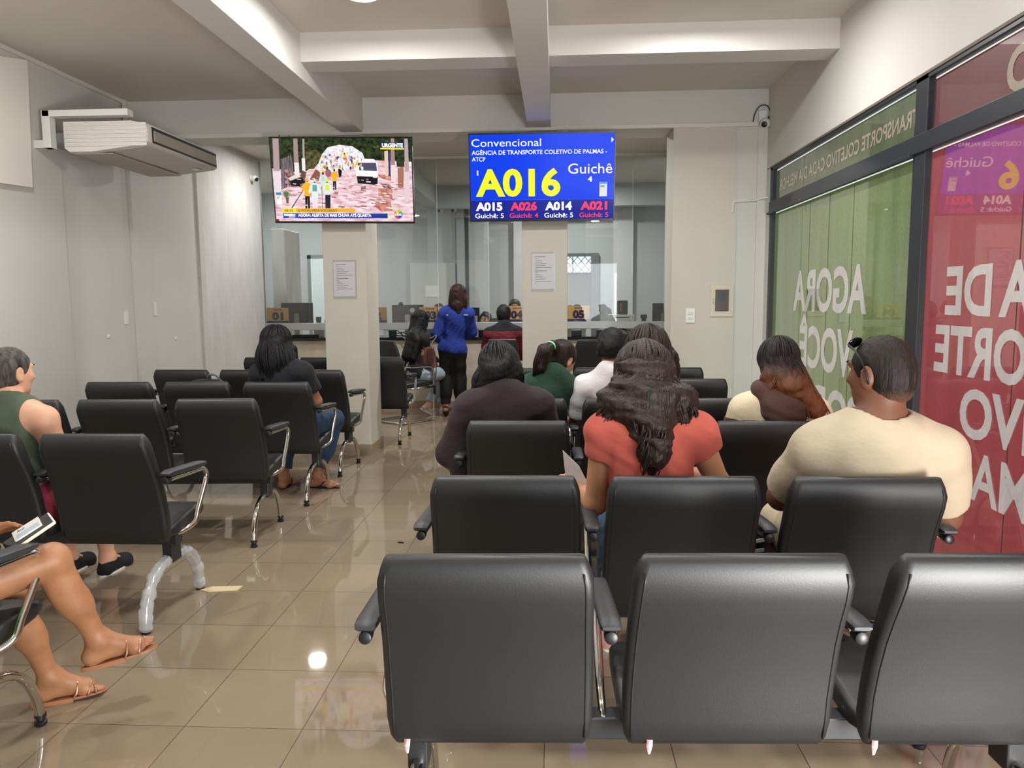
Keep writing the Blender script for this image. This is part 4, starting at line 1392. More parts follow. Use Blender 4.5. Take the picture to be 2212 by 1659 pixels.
class Body:
    def __init__(s, J, sc=1.0, girth=1.0, yaw=0, pitch=0, roll=0, hand=True, detail=False, feet='shoe', female=False):
        s.J, s.sc = J, sc
        J = {k: np.array(v, float) for k, v in J.items()}
        s.J = J
        g = sc * girth
        s.r, s.f, s.u = head_frame(yaw, pitch, roll)
        H, N = J['head'], J['neck']
        s.H = H
        ax = nrm(J['shR'] - J['shL'])
        up = nrm(N - J['pelvis'])
        fw = nrm(np.cross(up, ax))
        ax = np.cross(fw, up)
        s.ax, s.up, s.fw = ax, up, fw
        A = np.array([ax, fw, up])
        Lt = np.linalg.norm(N - J['pelvis'])
        sw = np.linalg.norm(J['shR'] - J['shL'])
        chest = J['pelvis'] + up * Lt * 0.64 + fw * 0.012 * sc
        if 'chest' in J:
            chest = J['chest']
        belly = J['pelvis'] * 0.62 + chest * 0.38 + fw * 0.015
        s.G = G = {}
        w = sw * 0.5
        G['torso'] = [ellp(chest, (w * 0.86 * (0.5 + 0.5 * girth), 0.112 * g, 0.2 * Lt / 0.52), A, 0.05), ellp(chest + up * 0.1 * sc - fw * 0.015, (w * 0.88, 0.085 * g, 0.1 * sc), A, 0.05),
                      ellp(belly, (w * 0.74 * girth, 0.105 * g, 0.17 * sc), A, 0.06), ellp(J['pelvis'], (0.17 * g, 0.125 * g, 0.125 * sc), A, 0.06),
                      cap(J['shL'], J['shR'], 0.056 * g, 0.056 * g, 0.04)]
        G['trap'] = [cap(N + up * 0.015, J['shL'] * 0.62 + N * 0.38, 0.05 * sc, 0.05 * g, 0.045), cap(N + up * 0.015, J['shR'] * 0.62 + N * 0.38, 0.05 * sc, 0.05 * g, 0.045)]
        if female:
            for q in (-1, 1):
                G['torso'].append(ellp(chest + fw * 0.085 * g + ax * q * 0.075 * sc - up * 0.01, (0.068 * g, 0.062 * g, 0.066 * g), A, 0.03))
        for q in 'LR':
            if 'el' + q in J:
                G['up' + q] = [cap(J['sh' + q], J['el' + q], 0.052 * g, 0.04 * g, 0.03)]
                G['fo' + q] = [cap(J['el' + q], J['el' + q] * 0.55 + J['wr' + q] * 0.45, 0.04 * g, 0.036 * g, 0.02), cap(J['el' + q] * 0.55 + J['wr' + q] * 0.45, J['wr' + q], 0.036 * g, 0.026 * sc, 0.015)]
                if hand:
                    G['ha' + q] = s.hand(J, q, sc)
            if 'kn' + q in J:
                hp, kn, an = J['hip' + q], J['kn' + q], J['an' + q]
                G['th' + q] = [cap(hp, kn, 0.092 * g, 0.06 * g, 0.04)]
                d = nrm(an - kn)
                back = nrm(np.cross(d, np.cross(nrm(kn - hp), d) + 1e-6 * s.ax))
                if back @ (hp - kn) < 0:
                    back = -back
                G['sh' + q] = [cap(kn, kn * 0.45 + an * 0.55, 0.056 * g, 0.05 * g, 0.03), cap(kn * 0.5 + an * 0.5, an, 0.048 * g, 0.034 * sc, 0.03), ellp(kn * 0.68 + an * 0.32 + back * 0.022 * sc, (0.048 * g, 0.048 * g, 0.11 * sc), s.basis(d), 0.03)]
                G['ft' + q] = s.foot(J, q, sc, detail)
        G['neck'] = [cap(N - up * 0.02, H - s.u * 0.05 * sc - s.f * 0.012, 0.056 * sc, 0.05 * sc, 0.03)]
        G['head'] = s.head(H, sc)

    def basis(s, d):
        a = nrm(np.cross(d, V(0.3, 0.2, 0.9)))
        return np.array([a, np.cross(d, a), d])

    def head(s, H, sc):
        r, f, u = s.r, s.f, s.u
        A = np.array([r, f, u])
        k = sc
        at = lambda x, y, z: H + (r * x + f * y + u * z) * k
        P = [ellp(at(0, -0.008, 0.018), (0.073 * k, 0.09 * k, 0.086 * k), A, 0.03), ellp(at(0, 0.028, -0.03), (0.062 * k, 0.066 * k, 0.075 * k), A, 0.03),
             ellp(at(0, 0.05, -0.075), (0.042 * k, 0.04 * k, 0.036 * k), A, 0.025), ellp(at(0, 0.075, -0.098), (0.019 * k, 0.016 * k, 0.015 * k), A, 0.02),
             cap(at(0, 0.092, 0.012), at(0, 0.112, -0.028), 0.008 * k, 0.012 * k, 0.012), ellp(at(0.012, 0.1, -0.034), (0.01 * k, 0.01 * k, 0.008 * k), A, 0.008), ellp(at(-0.012, 0.1, -0.034), (0.01 * k, 0.01 * k, 0.008 * k), A, 0.008),
             cap(at(-0.035, 0.078, 0.026), at(0.035, 0.078, 0.026), 0.012 * k, 0.012 * k, 0.015),
             ellp(at(-0.034, 0.068, -0.022), (0.024 * k, 0.02 * k, 0.02 * k), A, 0.02), ellp(at(0.034, 0.068, -0.022), (0.024 * k, 0.02 * k, 0.02 * k), A, 0.02),
             ellp(at(0, 0.088, -0.057), (0.023 * k, 0.011 * k, 0.006 * k), A, 0.006), ellp(at(0, 0.086, -0.068), (0.02 * k, 0.012 * k, 0.007 * k), A, 0.006)]
        for q in (-1, 1):
            P.append(ellp(at(q * 0.031, 0.093, 0.006), (0.014 * k, 0.012 * k, 0.009 * k), A, 0.012, op='-'))
            B = np.array([nrm(r * q * 0.9 - f * 0.35), nrm(f * 0.9 + r * q * 0.35), u])
            P.append(ellp(at(q * 0.079, -0.006, -0.012), (0.009 * k, 0.02 * k, 0.033 * k), B, 0.01))
            P.append(ellp(at(q * 0.074, 0.004, -0.038), (0.009 * k, 0.011 * k, 0.012 * k), B, 0.008))
            P.append(ellp(at(q * 0.089, -0.002, -0.01), (0.006 * k, 0.011 * k, 0.021 * k), B, 0.006, op='-'))
        return P

    def hand(s, J, q, sc):
        el, wr = J['el' + q], J['wr' + q]
        d = nrm(wr - el)
        if 'hd' + q in J:
            d = nrm(J['hd' + q])
        pn = nrm(J['pn' + q]) if 'pn' + q in J else nrm(V(0, 0, -1) - d * (d @ V(0, 0, -1)))
        pn = nrm(pn - d * (pn @ d))
        side = np.cross(d, pn) * (1 if q == 'R' else -1)   # towards the thumb
        c = J.get('curl' + q, np.array(0.5))
        curl = float(np.mean(c))
        k = sc
        P = [cap(wr, wr + d * 0.03 * k, 0.025 * k, 0.028 * k, 0.015)]
        for i, o in enumerate((-0.027, -0.009, 0.009, 0.027)):
            P.append(cap(wr + d * 0.02 * k + side * o * 0.6 * k, wr + d * 0.082 * k + side * o * k, 0.013 * k, 0.0105 * k, 0.012))
            L = (0.055, 0.068, 0.072, 0.064)[i] * k
            a = wr + d * 0.085 * k + side * o * 1.05 * k
            ang = 0.15
            rad = 0.0088 * k
            for j, (fr, b) in enumerate(((0.45, 0.35), (0.32, 0.7), (0.23, 0.5))):
                ang += b * curl
                e = nrm(d * math.cos(ang) + pn * math.sin(ang) + side * o * 2)
                n2 = a + e * L * fr
                P.append(cap(a, n2, rad, rad * 0.93, 0.004))
                a, rad = n2, rad * 0.93
        a = wr + d * 0.025 * k + side * 0.025 * k
        for L, t in ((0.042, 0.9), (0.032, 0.6), (0.026, 0.45)):
            e = nrm(d * 0.75 + side * t + pn * 0.35)
            P.append(cap(a, a + e * L * k, 0.0115 * k, 0.0098 * k, 0.006))
            a = a + e * L * k
        return P

    def foot(s, J, q, sc, detail):
        an = J['an' + q]
        d = nrm(J.get('toe' + q, an + V(0, 0.2, -0.07)) - an)
        fl = J.get('fd' + q)
        d = nrm(fl if fl is not None else V(d[0], d[1], 0))
        un = J.get('fu' + q)
        un = nrm(un - d * (un @ d)) if un is not None else V(0, 0, 1) - d * d[2]
        un = nrm(un)
        rt = np.cross(d, un)
        k = sc
        hl = an - un * 0.055 * k - d * 0.03 * k
        s.ftf = getattr(s, 'ftf', {})
        s.ftf[q] = (hl, d, un, rt)
        P = [cap(an, hl, 0.034 * k, 0.031 * k, 0.03), cap(an + d * 0.01, hl + d * 0.15 * k - un * 0.004, 0.034 * k, 0.023 * k, 0.03), cap(hl, hl + d * 0.15 * k - un * 0.008 * k, 0.026 * k, 0.024 * k, 0.03),
             cap(hl + d * 0.15 * k - rt * 0.025 * k - un * 0.01 * k, hl + d * 0.145 * k + rt * 0.022 * k - un * 0.01 * k, 0.019 * k, 0.022 * k, 0.025)]
        big = 1 if q == 'L' else -1
        for i, o in enumerate((0.032, 0.012, -0.006, -0.022, -0.036)):
            L = (0.05, 0.047, 0.041, 0.035, 0.028)[i] * k
            rr_ = (0.0125, 0.0095, 0.009, 0.0085, 0.008)[i] * k
            a = hl + d * (0.158 - abs(i - 0.5) * 0.008) * k + rt * big * o * k - un * 0.013 * k
            m_ = a + d * L * 0.55 + un * 0.003 * k
            P += [cap(a, m_, rr_ * 1.05, rr_, 0.004 if detail else 0.01), cap(m_, a + d * L - un * 0.003 * k, rr_, rr_ * 0.9, 0.003)]
        return P

    def all(s, skip=()):
        out = []
        for k_ in ('torso', 'trap', 'thL', 'thR', 'shL', 'shR', 'ftL', 'ftR', 'upL', 'upR', 'foL', 'foR', 'haL', 'haR', 'neck', 'head'):
            if k_ in s.G and k_ not in skip:
                out += s.G[k_]
        return out


def person(B, label, skin, vox=0.008, skip=()):
    # negative volumes (eye sockets, ear hollows) come last
    pr = B.all(skip)
    pr = [p for p in pr if p['op'] == '+'] + [p for p in pr if p['op'] == '-']
    o = mesh_obj('person', surface(pr, vox), skin)
    tag(o, label, 'person')
    return o


def eyes(B, o):
    k = B.sc
    for q in (-1, 1):
        c = B.H + (B.r * q * 0.031 + B.f * 0.0735 + B.u * 0.006) * k
        bm = bmesh.new()
        M = Matrix((B.r, B.f, B.u)).transposed().to_4x4()
        M.translation = Vector(c)
        bmesh.ops.create_uvsphere(bm, u_segments=16, v_segments=10, radius=0.0118 * k, matrix=M @ Matrix.Rotation(R(-90), 4, 'X'))
        fv = Vector(B.f)
        for fc in bm.faces:
            fc.material_index = 1 if (fc.calc_center_median() - Vector(c)).normalized().dot(fv) > 0.86 else 0
        obj('eye', bm, [M_eye, M_iris], o, True)
        tube_pts = [B.H + (B.r * (q * 0.031 + x) + B.f * (0.09 - abs(x) * 0.25) + B.u * (0.029 + 0.004 * math.cos(x * 60))) * k for x in np.linspace(-0.017, 0.017, 6)]
        obj('eyebrow', tube(bmesh.new(), tube_pts, [0.002, 0.0035, 0.004, 0.004, 0.0035, 0.002], 6), M_brow, o, True)


M_eye = mat('eye_white', 'e8e4de', 0.2)
M_iris = mat('eye_iris', '22150e', 0.2)
M_brow = mat('eyebrow_hair', '1a120e', 0.7)


def arm_prims(B, q, t0, t1):
    """limb pieces of one arm from fraction t0 to t1 of its length (0 shoulder, 1 elbow, 2 wrist)"""
    J = B.J
    out = []
    sh_, el, wr = J['sh' + q], J['el' + q], J['wr' + q]
    e = min(t1, 1)
    g = B.G['up' + q][0]
    end = sh_ + (el - sh_) * e
    out.append(cap(sh_, end, g['ra'], g['ra'] + (g['rb'] - g['ra']) * e, 0.03, [(end, el - sh_)] if t1 <= 1 else []))
    if t1 > 1:
        for p in B.G['fo' + q]:
            p = dict(p)
            end = el + (wr - el) * (t1 - 1)
            p['clip'] = [(end, wr - el)]
            out.append(p)
    return out


def shirt(B, o, name, m, sleeve=0.5, thick=0.012, loose=0.0, vox=0.008, noise=0.0025, nscale=22, neck=0.062, hem=None, low=0.0, seed=1, extra=(), clip=()):
    """torso garment; sleeve: 0 none .. 1 elbow .. 2 wrist"""
    J = B.J
    hp = J['pelvis'] - B.up * 0.06 if hem is None else np.array(hem, float)
    pr = grow(B.G['torso'] + B.G['trap'], thick, None, [(hp, -B.up)])
    if sleeve == 0:
        for p in pr:
            for s_ in (-1, 1):
                p['clip'] = p['clip'] + [(J['neck'] + B.ax * s_ * 0.092 * B.sc, B.ax * s_)] if p['t'] == 'c' else p['clip']
    for q in 'LR':
        if sleeve > 0 and 'el' + q in J:
            pr += grow(arm_prims(B, q, 0, sleeve), thick + loose, 0.025)
    pr += list(extra)
    pr.append(cap(J['neck'] - B.up * (0.01 + low) + B.fw * 0.01, B.H + B.fw * 0.02, neck * B.sc, neck * B.sc * 1.2, 0.014, op='-'))
    return mesh_obj(name, surface(pr, vox, noise, nscale, seed, clip), m, o)


def trousers(B, o, name, m, t=1.95, thick=0.01, vox=0.009, noise=0.003, loose=0.0, seed=2):
    """t: 1 knee .. 2 ankle"""
    J = B.J
    A = [B.G['torso'][3], B.G['torso'][2]]
    pr = grow(A, thick, None, [(J['pelvis'] + B.up * 0.09, B.up)])
    for q in 'LR':
        hp, kn, an = J['hip' + q], J['kn' + q], J['an' + q]
        e = min(t, 1)
        end = hp + (kn - hp) * e
        g = B.G['th' + q][0]
        pr.append(cap(hp, end, g['ra'] + thick, g['ra'] + (g['rb'] - g['ra']) * e + thick + loose * 0.5, 0.04, [(end, kn - hp)] if t <= 1 else []))
        if t > 1:
            end = kn + (an - kn) * (t - 1)
            pr += grow(B.G['sh' + q], thick + loose, None, [(end, an - kn)])
    return mesh_obj(name, surface(pr, vox, noise, 20, seed), m, o)


def shoe(B, o, q, m, msole, vox=0.006, high=0.03):
    hl, d, un, rt = B.ftf[q]
    k = B.sc
    an = B.J['an' + q]
    pr = [cap(hl - un * 0.004, hl + d * 0.17 * k - un * 0.012, 0.039 * k, 0.034 * k, 0.03), cap(an - un * 0.01, hl + d * 0.1 * k, 0.043 * k, 0.036 * k, 0.03), cap(hl + d * 0.2 * k - un * 0.01, hl + d * 0.15 * k - un * 0.01, 0.037 * k, 0.041 * k, 0.03), cap(hl + d * 0.17 * k + rt * 0.02 * k - un * 0.012, hl + d * 0.17 * k - rt * 0.02 * k - un * 0.012, 0.034 * k, 0.034 * k, 0.03)]
    bot = hl - un * 0.031 * k
    s_ = mesh_obj('shoe', surface(pr, vox, clip=[(bot, -un), (an + un * high, un)]), m, o)
    bm = bmesh.new()
    ring = [hl + d * (0.075 + 0.118 * math.cos(a)) * k * 1.08 + rt * 0.042 * k * math.sin(a) * (1 + 0.12 * math.cos(a)) for a in np.linspace(0, 2 * math.pi, 24, endpoint=False)]
    loft(bm, [[tuple(p - un * z * k) for p in ring] for z in (0.022, 0.04)])
    obj('sole', bm, msole, s_, True, ang=40)
    return s_


# ------------------------------------------------ hair
def hair_mat(name, c, c2=None, rough=0.5):
    return mat(name, c, rough, c2=c2 or c, scale=60, stretch=(1, 1, 0.1), bump=0.5, bscale=160, spec=0.3, detail=2)


def hair_core(B, o, m, extra=(), d=0.014, front=0.045, vox=0.007, low=-0.06, noise=0.003, name='hair', nscale=60, seed=3, ears=True):
    """close cap over the skull, open over the face, plus extra masses"""
    k = B.sc
    H, r, f, u = B.H, B.r, B.f, B.u
    A = np.array([r, f, u])
    at = lambda x, y, z: H + (r * x + f * y + u * z) * k
    cl = [(at(0, front, 0.03), nrm(f * 0.85 - u * 0.5)), (at(0, 0, low), nrm(-u + f * 0.25))]
    pr = [ellp(at(0, -0.008, 0.018), (0.074 * k + d, 0.091 * k + d, 0.087 * k + d), A, 0.02, cl), ellp(at(0, -0.035, -0.03), (0.064 * k + d, 0.062 * k + d, 0.07 * k + d), A, 0.03, cl)]
    pr += list(extra)
    if ears:
        for q in (-1, 1):
            pr.append(ellp(at(q * 0.085, 0.0, -0.014), (0.025 * k, 0.026 * k, 0.038 * k), A, 0.01, op='-'))
    return mesh_obj(name, surface(pr, vox, noise, nscale, seed), m, o)


def strands(bm, B, n, fall, rad=0.006, az=(-150, 150), d=0.02, seed=1, wave=0.0, wfreq=3.0, top=85, jit=0.012, el0=-5):
    """locks that start at the crown, lie over the skull and then fall; fall(az, t, p0) gives the point t (0..1) along the free part"""
    rr = random.Random(seed)
    k = B.sc
    H, r, f, u = B.H, B.r, B.f, B.u
    for i in range(n):
        a = R(rr.uniform(*az))
        dd = d + rr.uniform(-0.006, 0.006)
        pts = []
        for e in (top, 62, 38, 15, el0):
            e = R(e)
            x = math.cos(e) * math.sin(a) * (0.074 * k + dd)
            y = -math.cos(e) * math.cos(a) * (0.092 * k + dd) - 0.008 * k
            z = math.sin(e) * (0.088 * k + dd) + 0.018 * k
            pts.append(H + r * x + f * y + u * z)
        p0 = pts[-1]
        ph = rr.uniform(0, 6.28)
        L = rr.uniform(0.88, 1.08)
        j = V(rr.uniform(-jit, jit), rr.uniform(-jit, jit), 0)
        for t in (0.25, 0.5, 0.75, 1.0):
            pts.append(np.array(fall(a, t * L, p0)) + j * t)
        P = catmull(pts, 4)
        m_ = len(P)
        Q = []
        for q, p in enumerate(P):
            t = q / (m_ - 1)
            w = wave * max(0, t - 0.25)
            Q.append(p + V(math.sin(ph + t * wfreq * 6.28), math.cos(ph * 1.3 + t * wfreq * 6.28), 0) * w)
        R_ = rad * rr.uniform(0.7, 1.25)
        tube(bm, [tuple(p) for p in Q], [R_ * (0.55 + 0.45 * min(1, q / 6)) * (1 - 0.75 * max(0, q / (m_ - 1) - 0.72) / 0.28) for q in range(m_)], 5, True)
    return bm


def seated(x, y0, sc=1.0, lean=0.0, sw=0.36, dx=0.0, **kw):
    """joints of someone sitting on a bench seat at x whose backrest top edge is at y0"""
    g = lambda a, b, c: V(a, b, c)
    J = dict(pelvis=g(x, y0 + 0.31, 0.555), neck=g(x + dx, y0 + 0.24 + lean, 0.555 + 0.485 * sc), head=g(x + dx * 1.2, y0 + 0.285 + lean * 1.3, 0.555 + 0.65 * sc))
    n = J['neck']
    J['shL'], J['shR'] = g(n[0] - sw / 2, n[1] + 0.005, n[2] - 0.065), g(n[0] + sw / 2, n[1] + 0.005, n[2] - 0.065)
    for q, s in (('L', -1), ('R', 1)):
        J['hip' + q] = g(x + s * 0.09, y0 + 0.33, 0.55)
        J['kn' + q] = g(x + s * 0.11, y0 + 0.33 + 0.42 * sc, 0.535)
        J['an' + q] = g(x + s * 0.11, y0 + 0.37 + 0.42 * sc, 0.09)
        J['el' + q] = g(n[0] + s * (sw / 2 + 0.05), n[1] + 0.08, n[2] - 0.065 - 0.27 * sc)
        J['wr' + q] = g(n[0] + s * 0.11, n[1] + 0.3, 0.66)
    for k_, v in kw.items():
        J[k_] = np.array(v, float)
    return J
# ---------------------------------------------------------------- the people
def skin(name, c, c2=None):
    m = mat(name, c, 0.5, var=0.08, scale=14, bump=0.05, bscale=160, c2=c2, spec=0.4)
    b = m.node_tree.nodes['Principled BSDF']
    b.inputs['Subsurface Weight'].default_value = 0.08
    b.inputs['Subsurface Radius'].default_value = (0.01, 0.004, 0.002)
    return m


S_light = skin('skin_light', 'd3a083')
S_tan = skin('skin_tan', 'c08a68')
S_brown = skin('skin_brown', 'a26f52')
S_dark = skin('skin_deep_brown', '744c38')
H_black = hair_mat('black_hair', '09090b', '131215')
H_brown = hair_mat('dark_brown_hair', '1b1411', '2e211b', 0.45)
H_red = hair_mat('reddish_brown_hair', '1e1112', '381a18')
H_grey = hair_mat('greying_hair', '5c554f', '1e1a18', 0.5)
M_jean = mat('blue_denim', '2c4666', 0.85, var=0.35, scale=18, bump=0.15, bscale=220)
M_jeanl = mat('pale_denim', '9fb0bd', 0.85, var=0.2, scale=14, bump=0.15, bscale=200)
M_blackc = mat('black_fabric', '0d0d10', 0.85, var=0.25, scale=12, bump=0.12, bscale=90)
M_blackt = mat('black_trouser_cloth', '0b0b0e', 0.8)
M_rub = mat('white_rubber', 'd9d6d0', 0.6)


def cloth(name, c, var=0.08, c2=None):
    return mat(name, c, 0.9, var=var, scale=9, bump=0.55, bscale=11, c2=c2, sheen=0.03, stretch=(1, 1, 1.8))


def drop(dirx=0.0, diry=0.0, length=0.3, pinch=0.3, cx=None, flat=0.0):
    """straight fall under gravity, narrowing towards the middle"""
    def fn(a, t, p0, cx=cx):
        c = np.array(p0, float).copy()
        mid = p0[0] if cx is None else cx
        c[0] = p0[0] + (mid - p0[0]) * pinch * t + dirx * t
        c[1] = p0[1] + diry * t + flat * math.sin(t * math.pi)
        c[2] = p0[2] - length * t
        return c
    return fn


def add_strands(o, m, name='hair_locks', **kw):
    bm = bmesh.new()
    strands(bm, **kw)
    return obj(name, bm, m, o, True)


def merge_into(core, *others):
    """several meshes of the same hair become one"""
    bm = bmesh.new()
    bm.from_mesh(core.data)
    for q in others:
        bm.from_mesh(q.data)
        bpy.data.objects.remove(q)
    bm.to_mesh(core.data)
    bm.free()
    core.data.polygons.foreach_set('use_smooth', [True] * len(core.data.polygons))
    return core


# --- man in the beige T-shirt, close bench row
J = seated(1.08, 2.487, 1.08, sw=0.42, neck=(1.105, 2.69, 1.06), head=(1.115, 2.715, 1.245), shL=(0.925, 2.73, 0.965), shR=(1.315, 2.71, 0.965), elL=(0.845, 2.90, 0.755), elR=(1.395, 2.79, 0.715),
           wrL=(0.98, 3.16, 0.66), wrR=(1.22, 3.1, 0.67), knL=(0.95, 3.2, 0.565), anL=(0.955, 3.24, 0.09), knR=(1.24, 3.24, 0.53), anR=(1.25, 3.25, 0.09), pelvis=(1.085, 2.81, 0.57))
B = Body(J, 1.12, 1.12, yaw=33, pitch=4)
B.G['neck'] = [cap(J['neck'] - B.up * 0.02, B.H - B.u * 0.05 - B.f * 0.012, 0.078, 0.07, 0.03)]
M_beige = cloth('beige_cotton', 'b5a78f')
o = person(B, 'broad man in a beige T-shirt with sunglasses pushed up on his cropped hair', S_dark, 0.007)
eyes(B, o)
ex = [ellp(J['neck'] - B.up * 0.06 - B.fw * 0.02, (0.15, 0.075, 0.07), np.array([B.ax, B.fw, B.up]), 0.05)]
shirt(B, o, 'tshirt', M_beige, 0.83, 0.024, 0.006, 0.007, 0.0045, 19, 0.074, seed=4, extra=ex)
trousers(B, o, 'trousers', cloth('beige_twill', 'b5a78a'), 1.9, 0.014, loose=0.012)
for q in 'LR':
    shoe(B, o, q, M_blackc, M_rub)


def fade_mat(H, u):
    m = hair_mat('faded_crop_hair', '17110f', '241a16', 0.6)
    nt = m.node_tree
    tc = nt.nodes.new('ShaderNodeTexCoord')
    sp = nt.nodes.new('ShaderNodeVectorMath')
    sp.operation = 'DOT_PRODUCT'
    sp.inputs[1].default_value = tuple(u)
    nt.links.new(tc.outputs['Object'], sp.inputs[0])
    mr = nt.nodes.new('ShaderNodeMapRange')
    z = float(np.dot(H, u))
    mr.inputs['From Min'].default_value = z - 0.118
    mr.inputs['From Max'].default_value = z - 0.06
    nt.links.new(sp.outputs['Value'], mr.inputs['Value'])
    b = nt.nodes['Principled BSDF']
    src = b.inputs['Base Color'].links[0].from_socket
    mx = nt.nodes.new('ShaderNodeMix')
    mx.data_type = 'RGBA'
    mx.inputs['A'].default_value = (*lin('6e4c3a'), 1)
    nt.links.new(src, mx.inputs['B'])
    nt.links.new(mr.outputs[0], mx.inputs['Factor'])
    nt.links.new(mx.outputs['Result'], b.inputs['Base Color'])
    return m


hair_core(B, o, fade_mat(B.H, B.u), d=0.006, front=0.06, low=-0.088, noise=0.0012, nscale=120, vox=0.006)
# sunglasses resting on his head
at = lambda x, y, z: B.H + (B.r * x + B.f * y + B.u * z) * B.sc
t = thing('sunglasses', 'black sunglasses pushed up on the beige-shirted man\'s cropped head', 'sunglasses', tuple(at(0, 0.06, 0.09)))
inv = Matrix.Translation(-t.location)
for s_ in (-1, 1):
    bm = tube(bmesh.new(), [tuple(at(s_ * 0.07, 0.062, 0.085)), tuple(at(s_ * 0.083, 0.03, 0.068)), tuple(at(s_ * 0.09, 0.002, 0.035)), tuple(at(s_ * 0.09, -0.012, 0.0)), tuple(at(s_ * 0.09, -0.02, -0.035))], 0.0036, 6)
    bmesh.ops.transform(bm, matrix=inv, verts=bm.verts[:])
    obj('temple', bm, M_blk, t, True)
    c_ = at(s_ * 0.037, 0.062, 0.09) - np.array(t.location)
    A_ = np.array([B.r, nrm(B.f * 0.6 - B.u * 0.8) * -1, nrm(B.f * 0.8 + B.u * 0.6)])
    mesh_obj('lens', surface([ellp(c_, (0.036, 0.024, 0.007), A_, 0.01)], 0.004), mat('dark_lens', '0b0c0e', 0.08), t)
# --- woman in the salmon T-shirt
J = seated(0.36, 2.487, 1.0, neck=(0.325, 2.80, 1.075), head=(0.325, 2.895, 1.205), shL=(0.18, 2.815, 1.005), shR=(0.505, 2.81, 1.01), elL=(0.148, 2.86, 0.735), elR=(0.615, 2.93, 0.80), wrL=(0.085, 3.05, 0.745), wrR=(0.50, 3.12, 0.80),
           pelvis=(0.37, 2.80, 0.57), anL=(0.22, 3.25, 0.085), anR=(0.44, 3.3, 0.085), hdL=(-0.3, 0.8, 0.3))
B = Body(J, 1.0, 1.06, yaw=0, pitch=28)
o = person(B, 'woman in a salmon T-shirt with a long dark curly ponytail down her back', S_tan, 0.007)
eyes(B, o)
shirt(B, o, 'tshirt', cloth('salmon_cotton', 'b75547'), 0.33, 0.014, 0.010, 0.007, 0.0035, 22, 0.06, seed=9)
trousers(B, o, 'trousers', M_jean, 1.9)
M_pink = cloth('dusty_pink_canvas', 'a87a6c')
for q in 'LR':
    shoe(B, o, q, M_pink, M_rub)
ex = [cap(B.H - V(0, 0.06, 0.0), (0.325, 2.77, 1.10), 0.10, 0.115, 0.04), cap((0.225, 2.80, 1.12), (0.43, 2.80, 1.12), 0.07, 0.07, 0.05), cap((0.215, 2.80, 1.07), (0.215, 2.82, 1.12), 0.055, 0.06, 0.04), cap((0.44, 2.80, 1.07), (0.44, 2.82, 1.12), 0.055, 0.06, 0.04),
      cap((0.335, 2.70, 1.07), (0.345, 2.68, 0.98), 0.06, 0.055, 0.04), cap((0.345, 2.68, 0.98), (0.33, 2.685, 0.90), 0.05, 0.02, 0.03)]
h = hair_core(B, o, H_brown, ex, d=0.024, low=-0.09, noise=0.006, nscale=55, ears=False, seed=5)


def f_salmon(a, t, p0):
    s = math.sin(a)
    back = math.cos(a)
    tgt = V(0.325 + 0.15 * s, 2.80 - 0.085 * max(0, back), 1.045)
    return p0 + (tgt - p0) * t + V(0.03 * s, -0.02, 0) * math.sin(t * 3.1)


def f_tail(a, t, p0):
    s = math.sin(a)
    mid = V(0.33 + 0.042 * s, 2.70 - 0.03 * math.cos(a), 1.08)
    end = V(0.325 + 0.012 * s, 2.665, 0.90)
    return p0 + (mid - p0) * min(1, t * 2) if t < 0.5 else mid + (end - mid) * (t - 0.5) * 2 + V(0.025 * (1 - t) * s, -0.02 * math.sin(t * 3.1), 0)


bm = bmesh.new()
strands(bm, B, 221, f_salmon, 0.0058, (-150, 150), 0.03, 11, 0.03, 2.6, el0=-14)
strands(bm, B, 102, f_tail, 0.0058, (-70, 70), 0.03, 12, 0.022, 3.6)
h2 = obj('tmp', bm, H_brown, None, True)
merge_into(h, h2)
t = obj('paper_sheet', loft(bmesh.new(), [[(0.025, 3.04, 0.90), (0.09, 3.02, 0.84), (0.13, 3.0, 0.765), (0.125, 3.03, 0.72), (0.04, 3.06, 0.76)], [(0.025, 3.042, 0.901), (0.09, 3.022, 0.841), (0.13, 3.002, 0.766), (0.125, 3.032, 0.721), (0.04, 3.062, 0.761)]]), M_paper)
tag(t, 'white paper sheet held low by the salmon-shirted woman', 'paper')
t = obj('paper_sheet', loft(bmesh.new(), [[(0.46, 3.12, 0.86), (0.55, 3.1, 0.85), (0.56, 3.13, 0.79), (0.47, 3.15, 0.80)], [(0.46, 3.122, 0.861), (0.55, 3.102, 0.851), (0.56, 3.132, 0.791), (0.47, 3.152, 0.801)]]), M_paper)
tag(t, 'small folded paper in the salmon-shirted woman\'s other hand', 'paper')

# --- woman in the two-tone hoodie
J = seated(1.02, 3.655, 0.97, neck=(1.12, 3.93, 0.995), head=(1.125, 3.985, 1.175), shL=(0.96, 3.93, 0.93), shR=(1.29, 3.92, 0.915), elL=(0.90, 4.02, 0.67), elR=(1.36, 4.0, 0.66), wrL=(1.0, 4.2, 0.64), wrR=(1.2, 4.2, 0.64), pelvis=(1.04, 3.97, 0.55))
B = Body(J, 1.02, 1.1, yaw=8, pitch=6)
o = person(B, 'woman in a cream and brown hoodie with long straight hair fading to copper', S_tan)
eyes(B, o)
M_cream, M_brn = cloth('cream_fleece', 'dccfb0'), cloth('chocolate_fleece', '4a3028')
shirt(B, o, 'hoodie', M_cream, 1.9, 0.018, 0.012, 0.008, 0.003, 17, 0.07, seed=14)
shirt(B, o, 'sleeve_band', M_brn, 0.95, 0.022, 0.013, 0.008, 0.003, 17, 0.07, seed=14, clip=[(J['shL'] - V(0, 0, 0.035), (0, 0, 1))] + [])
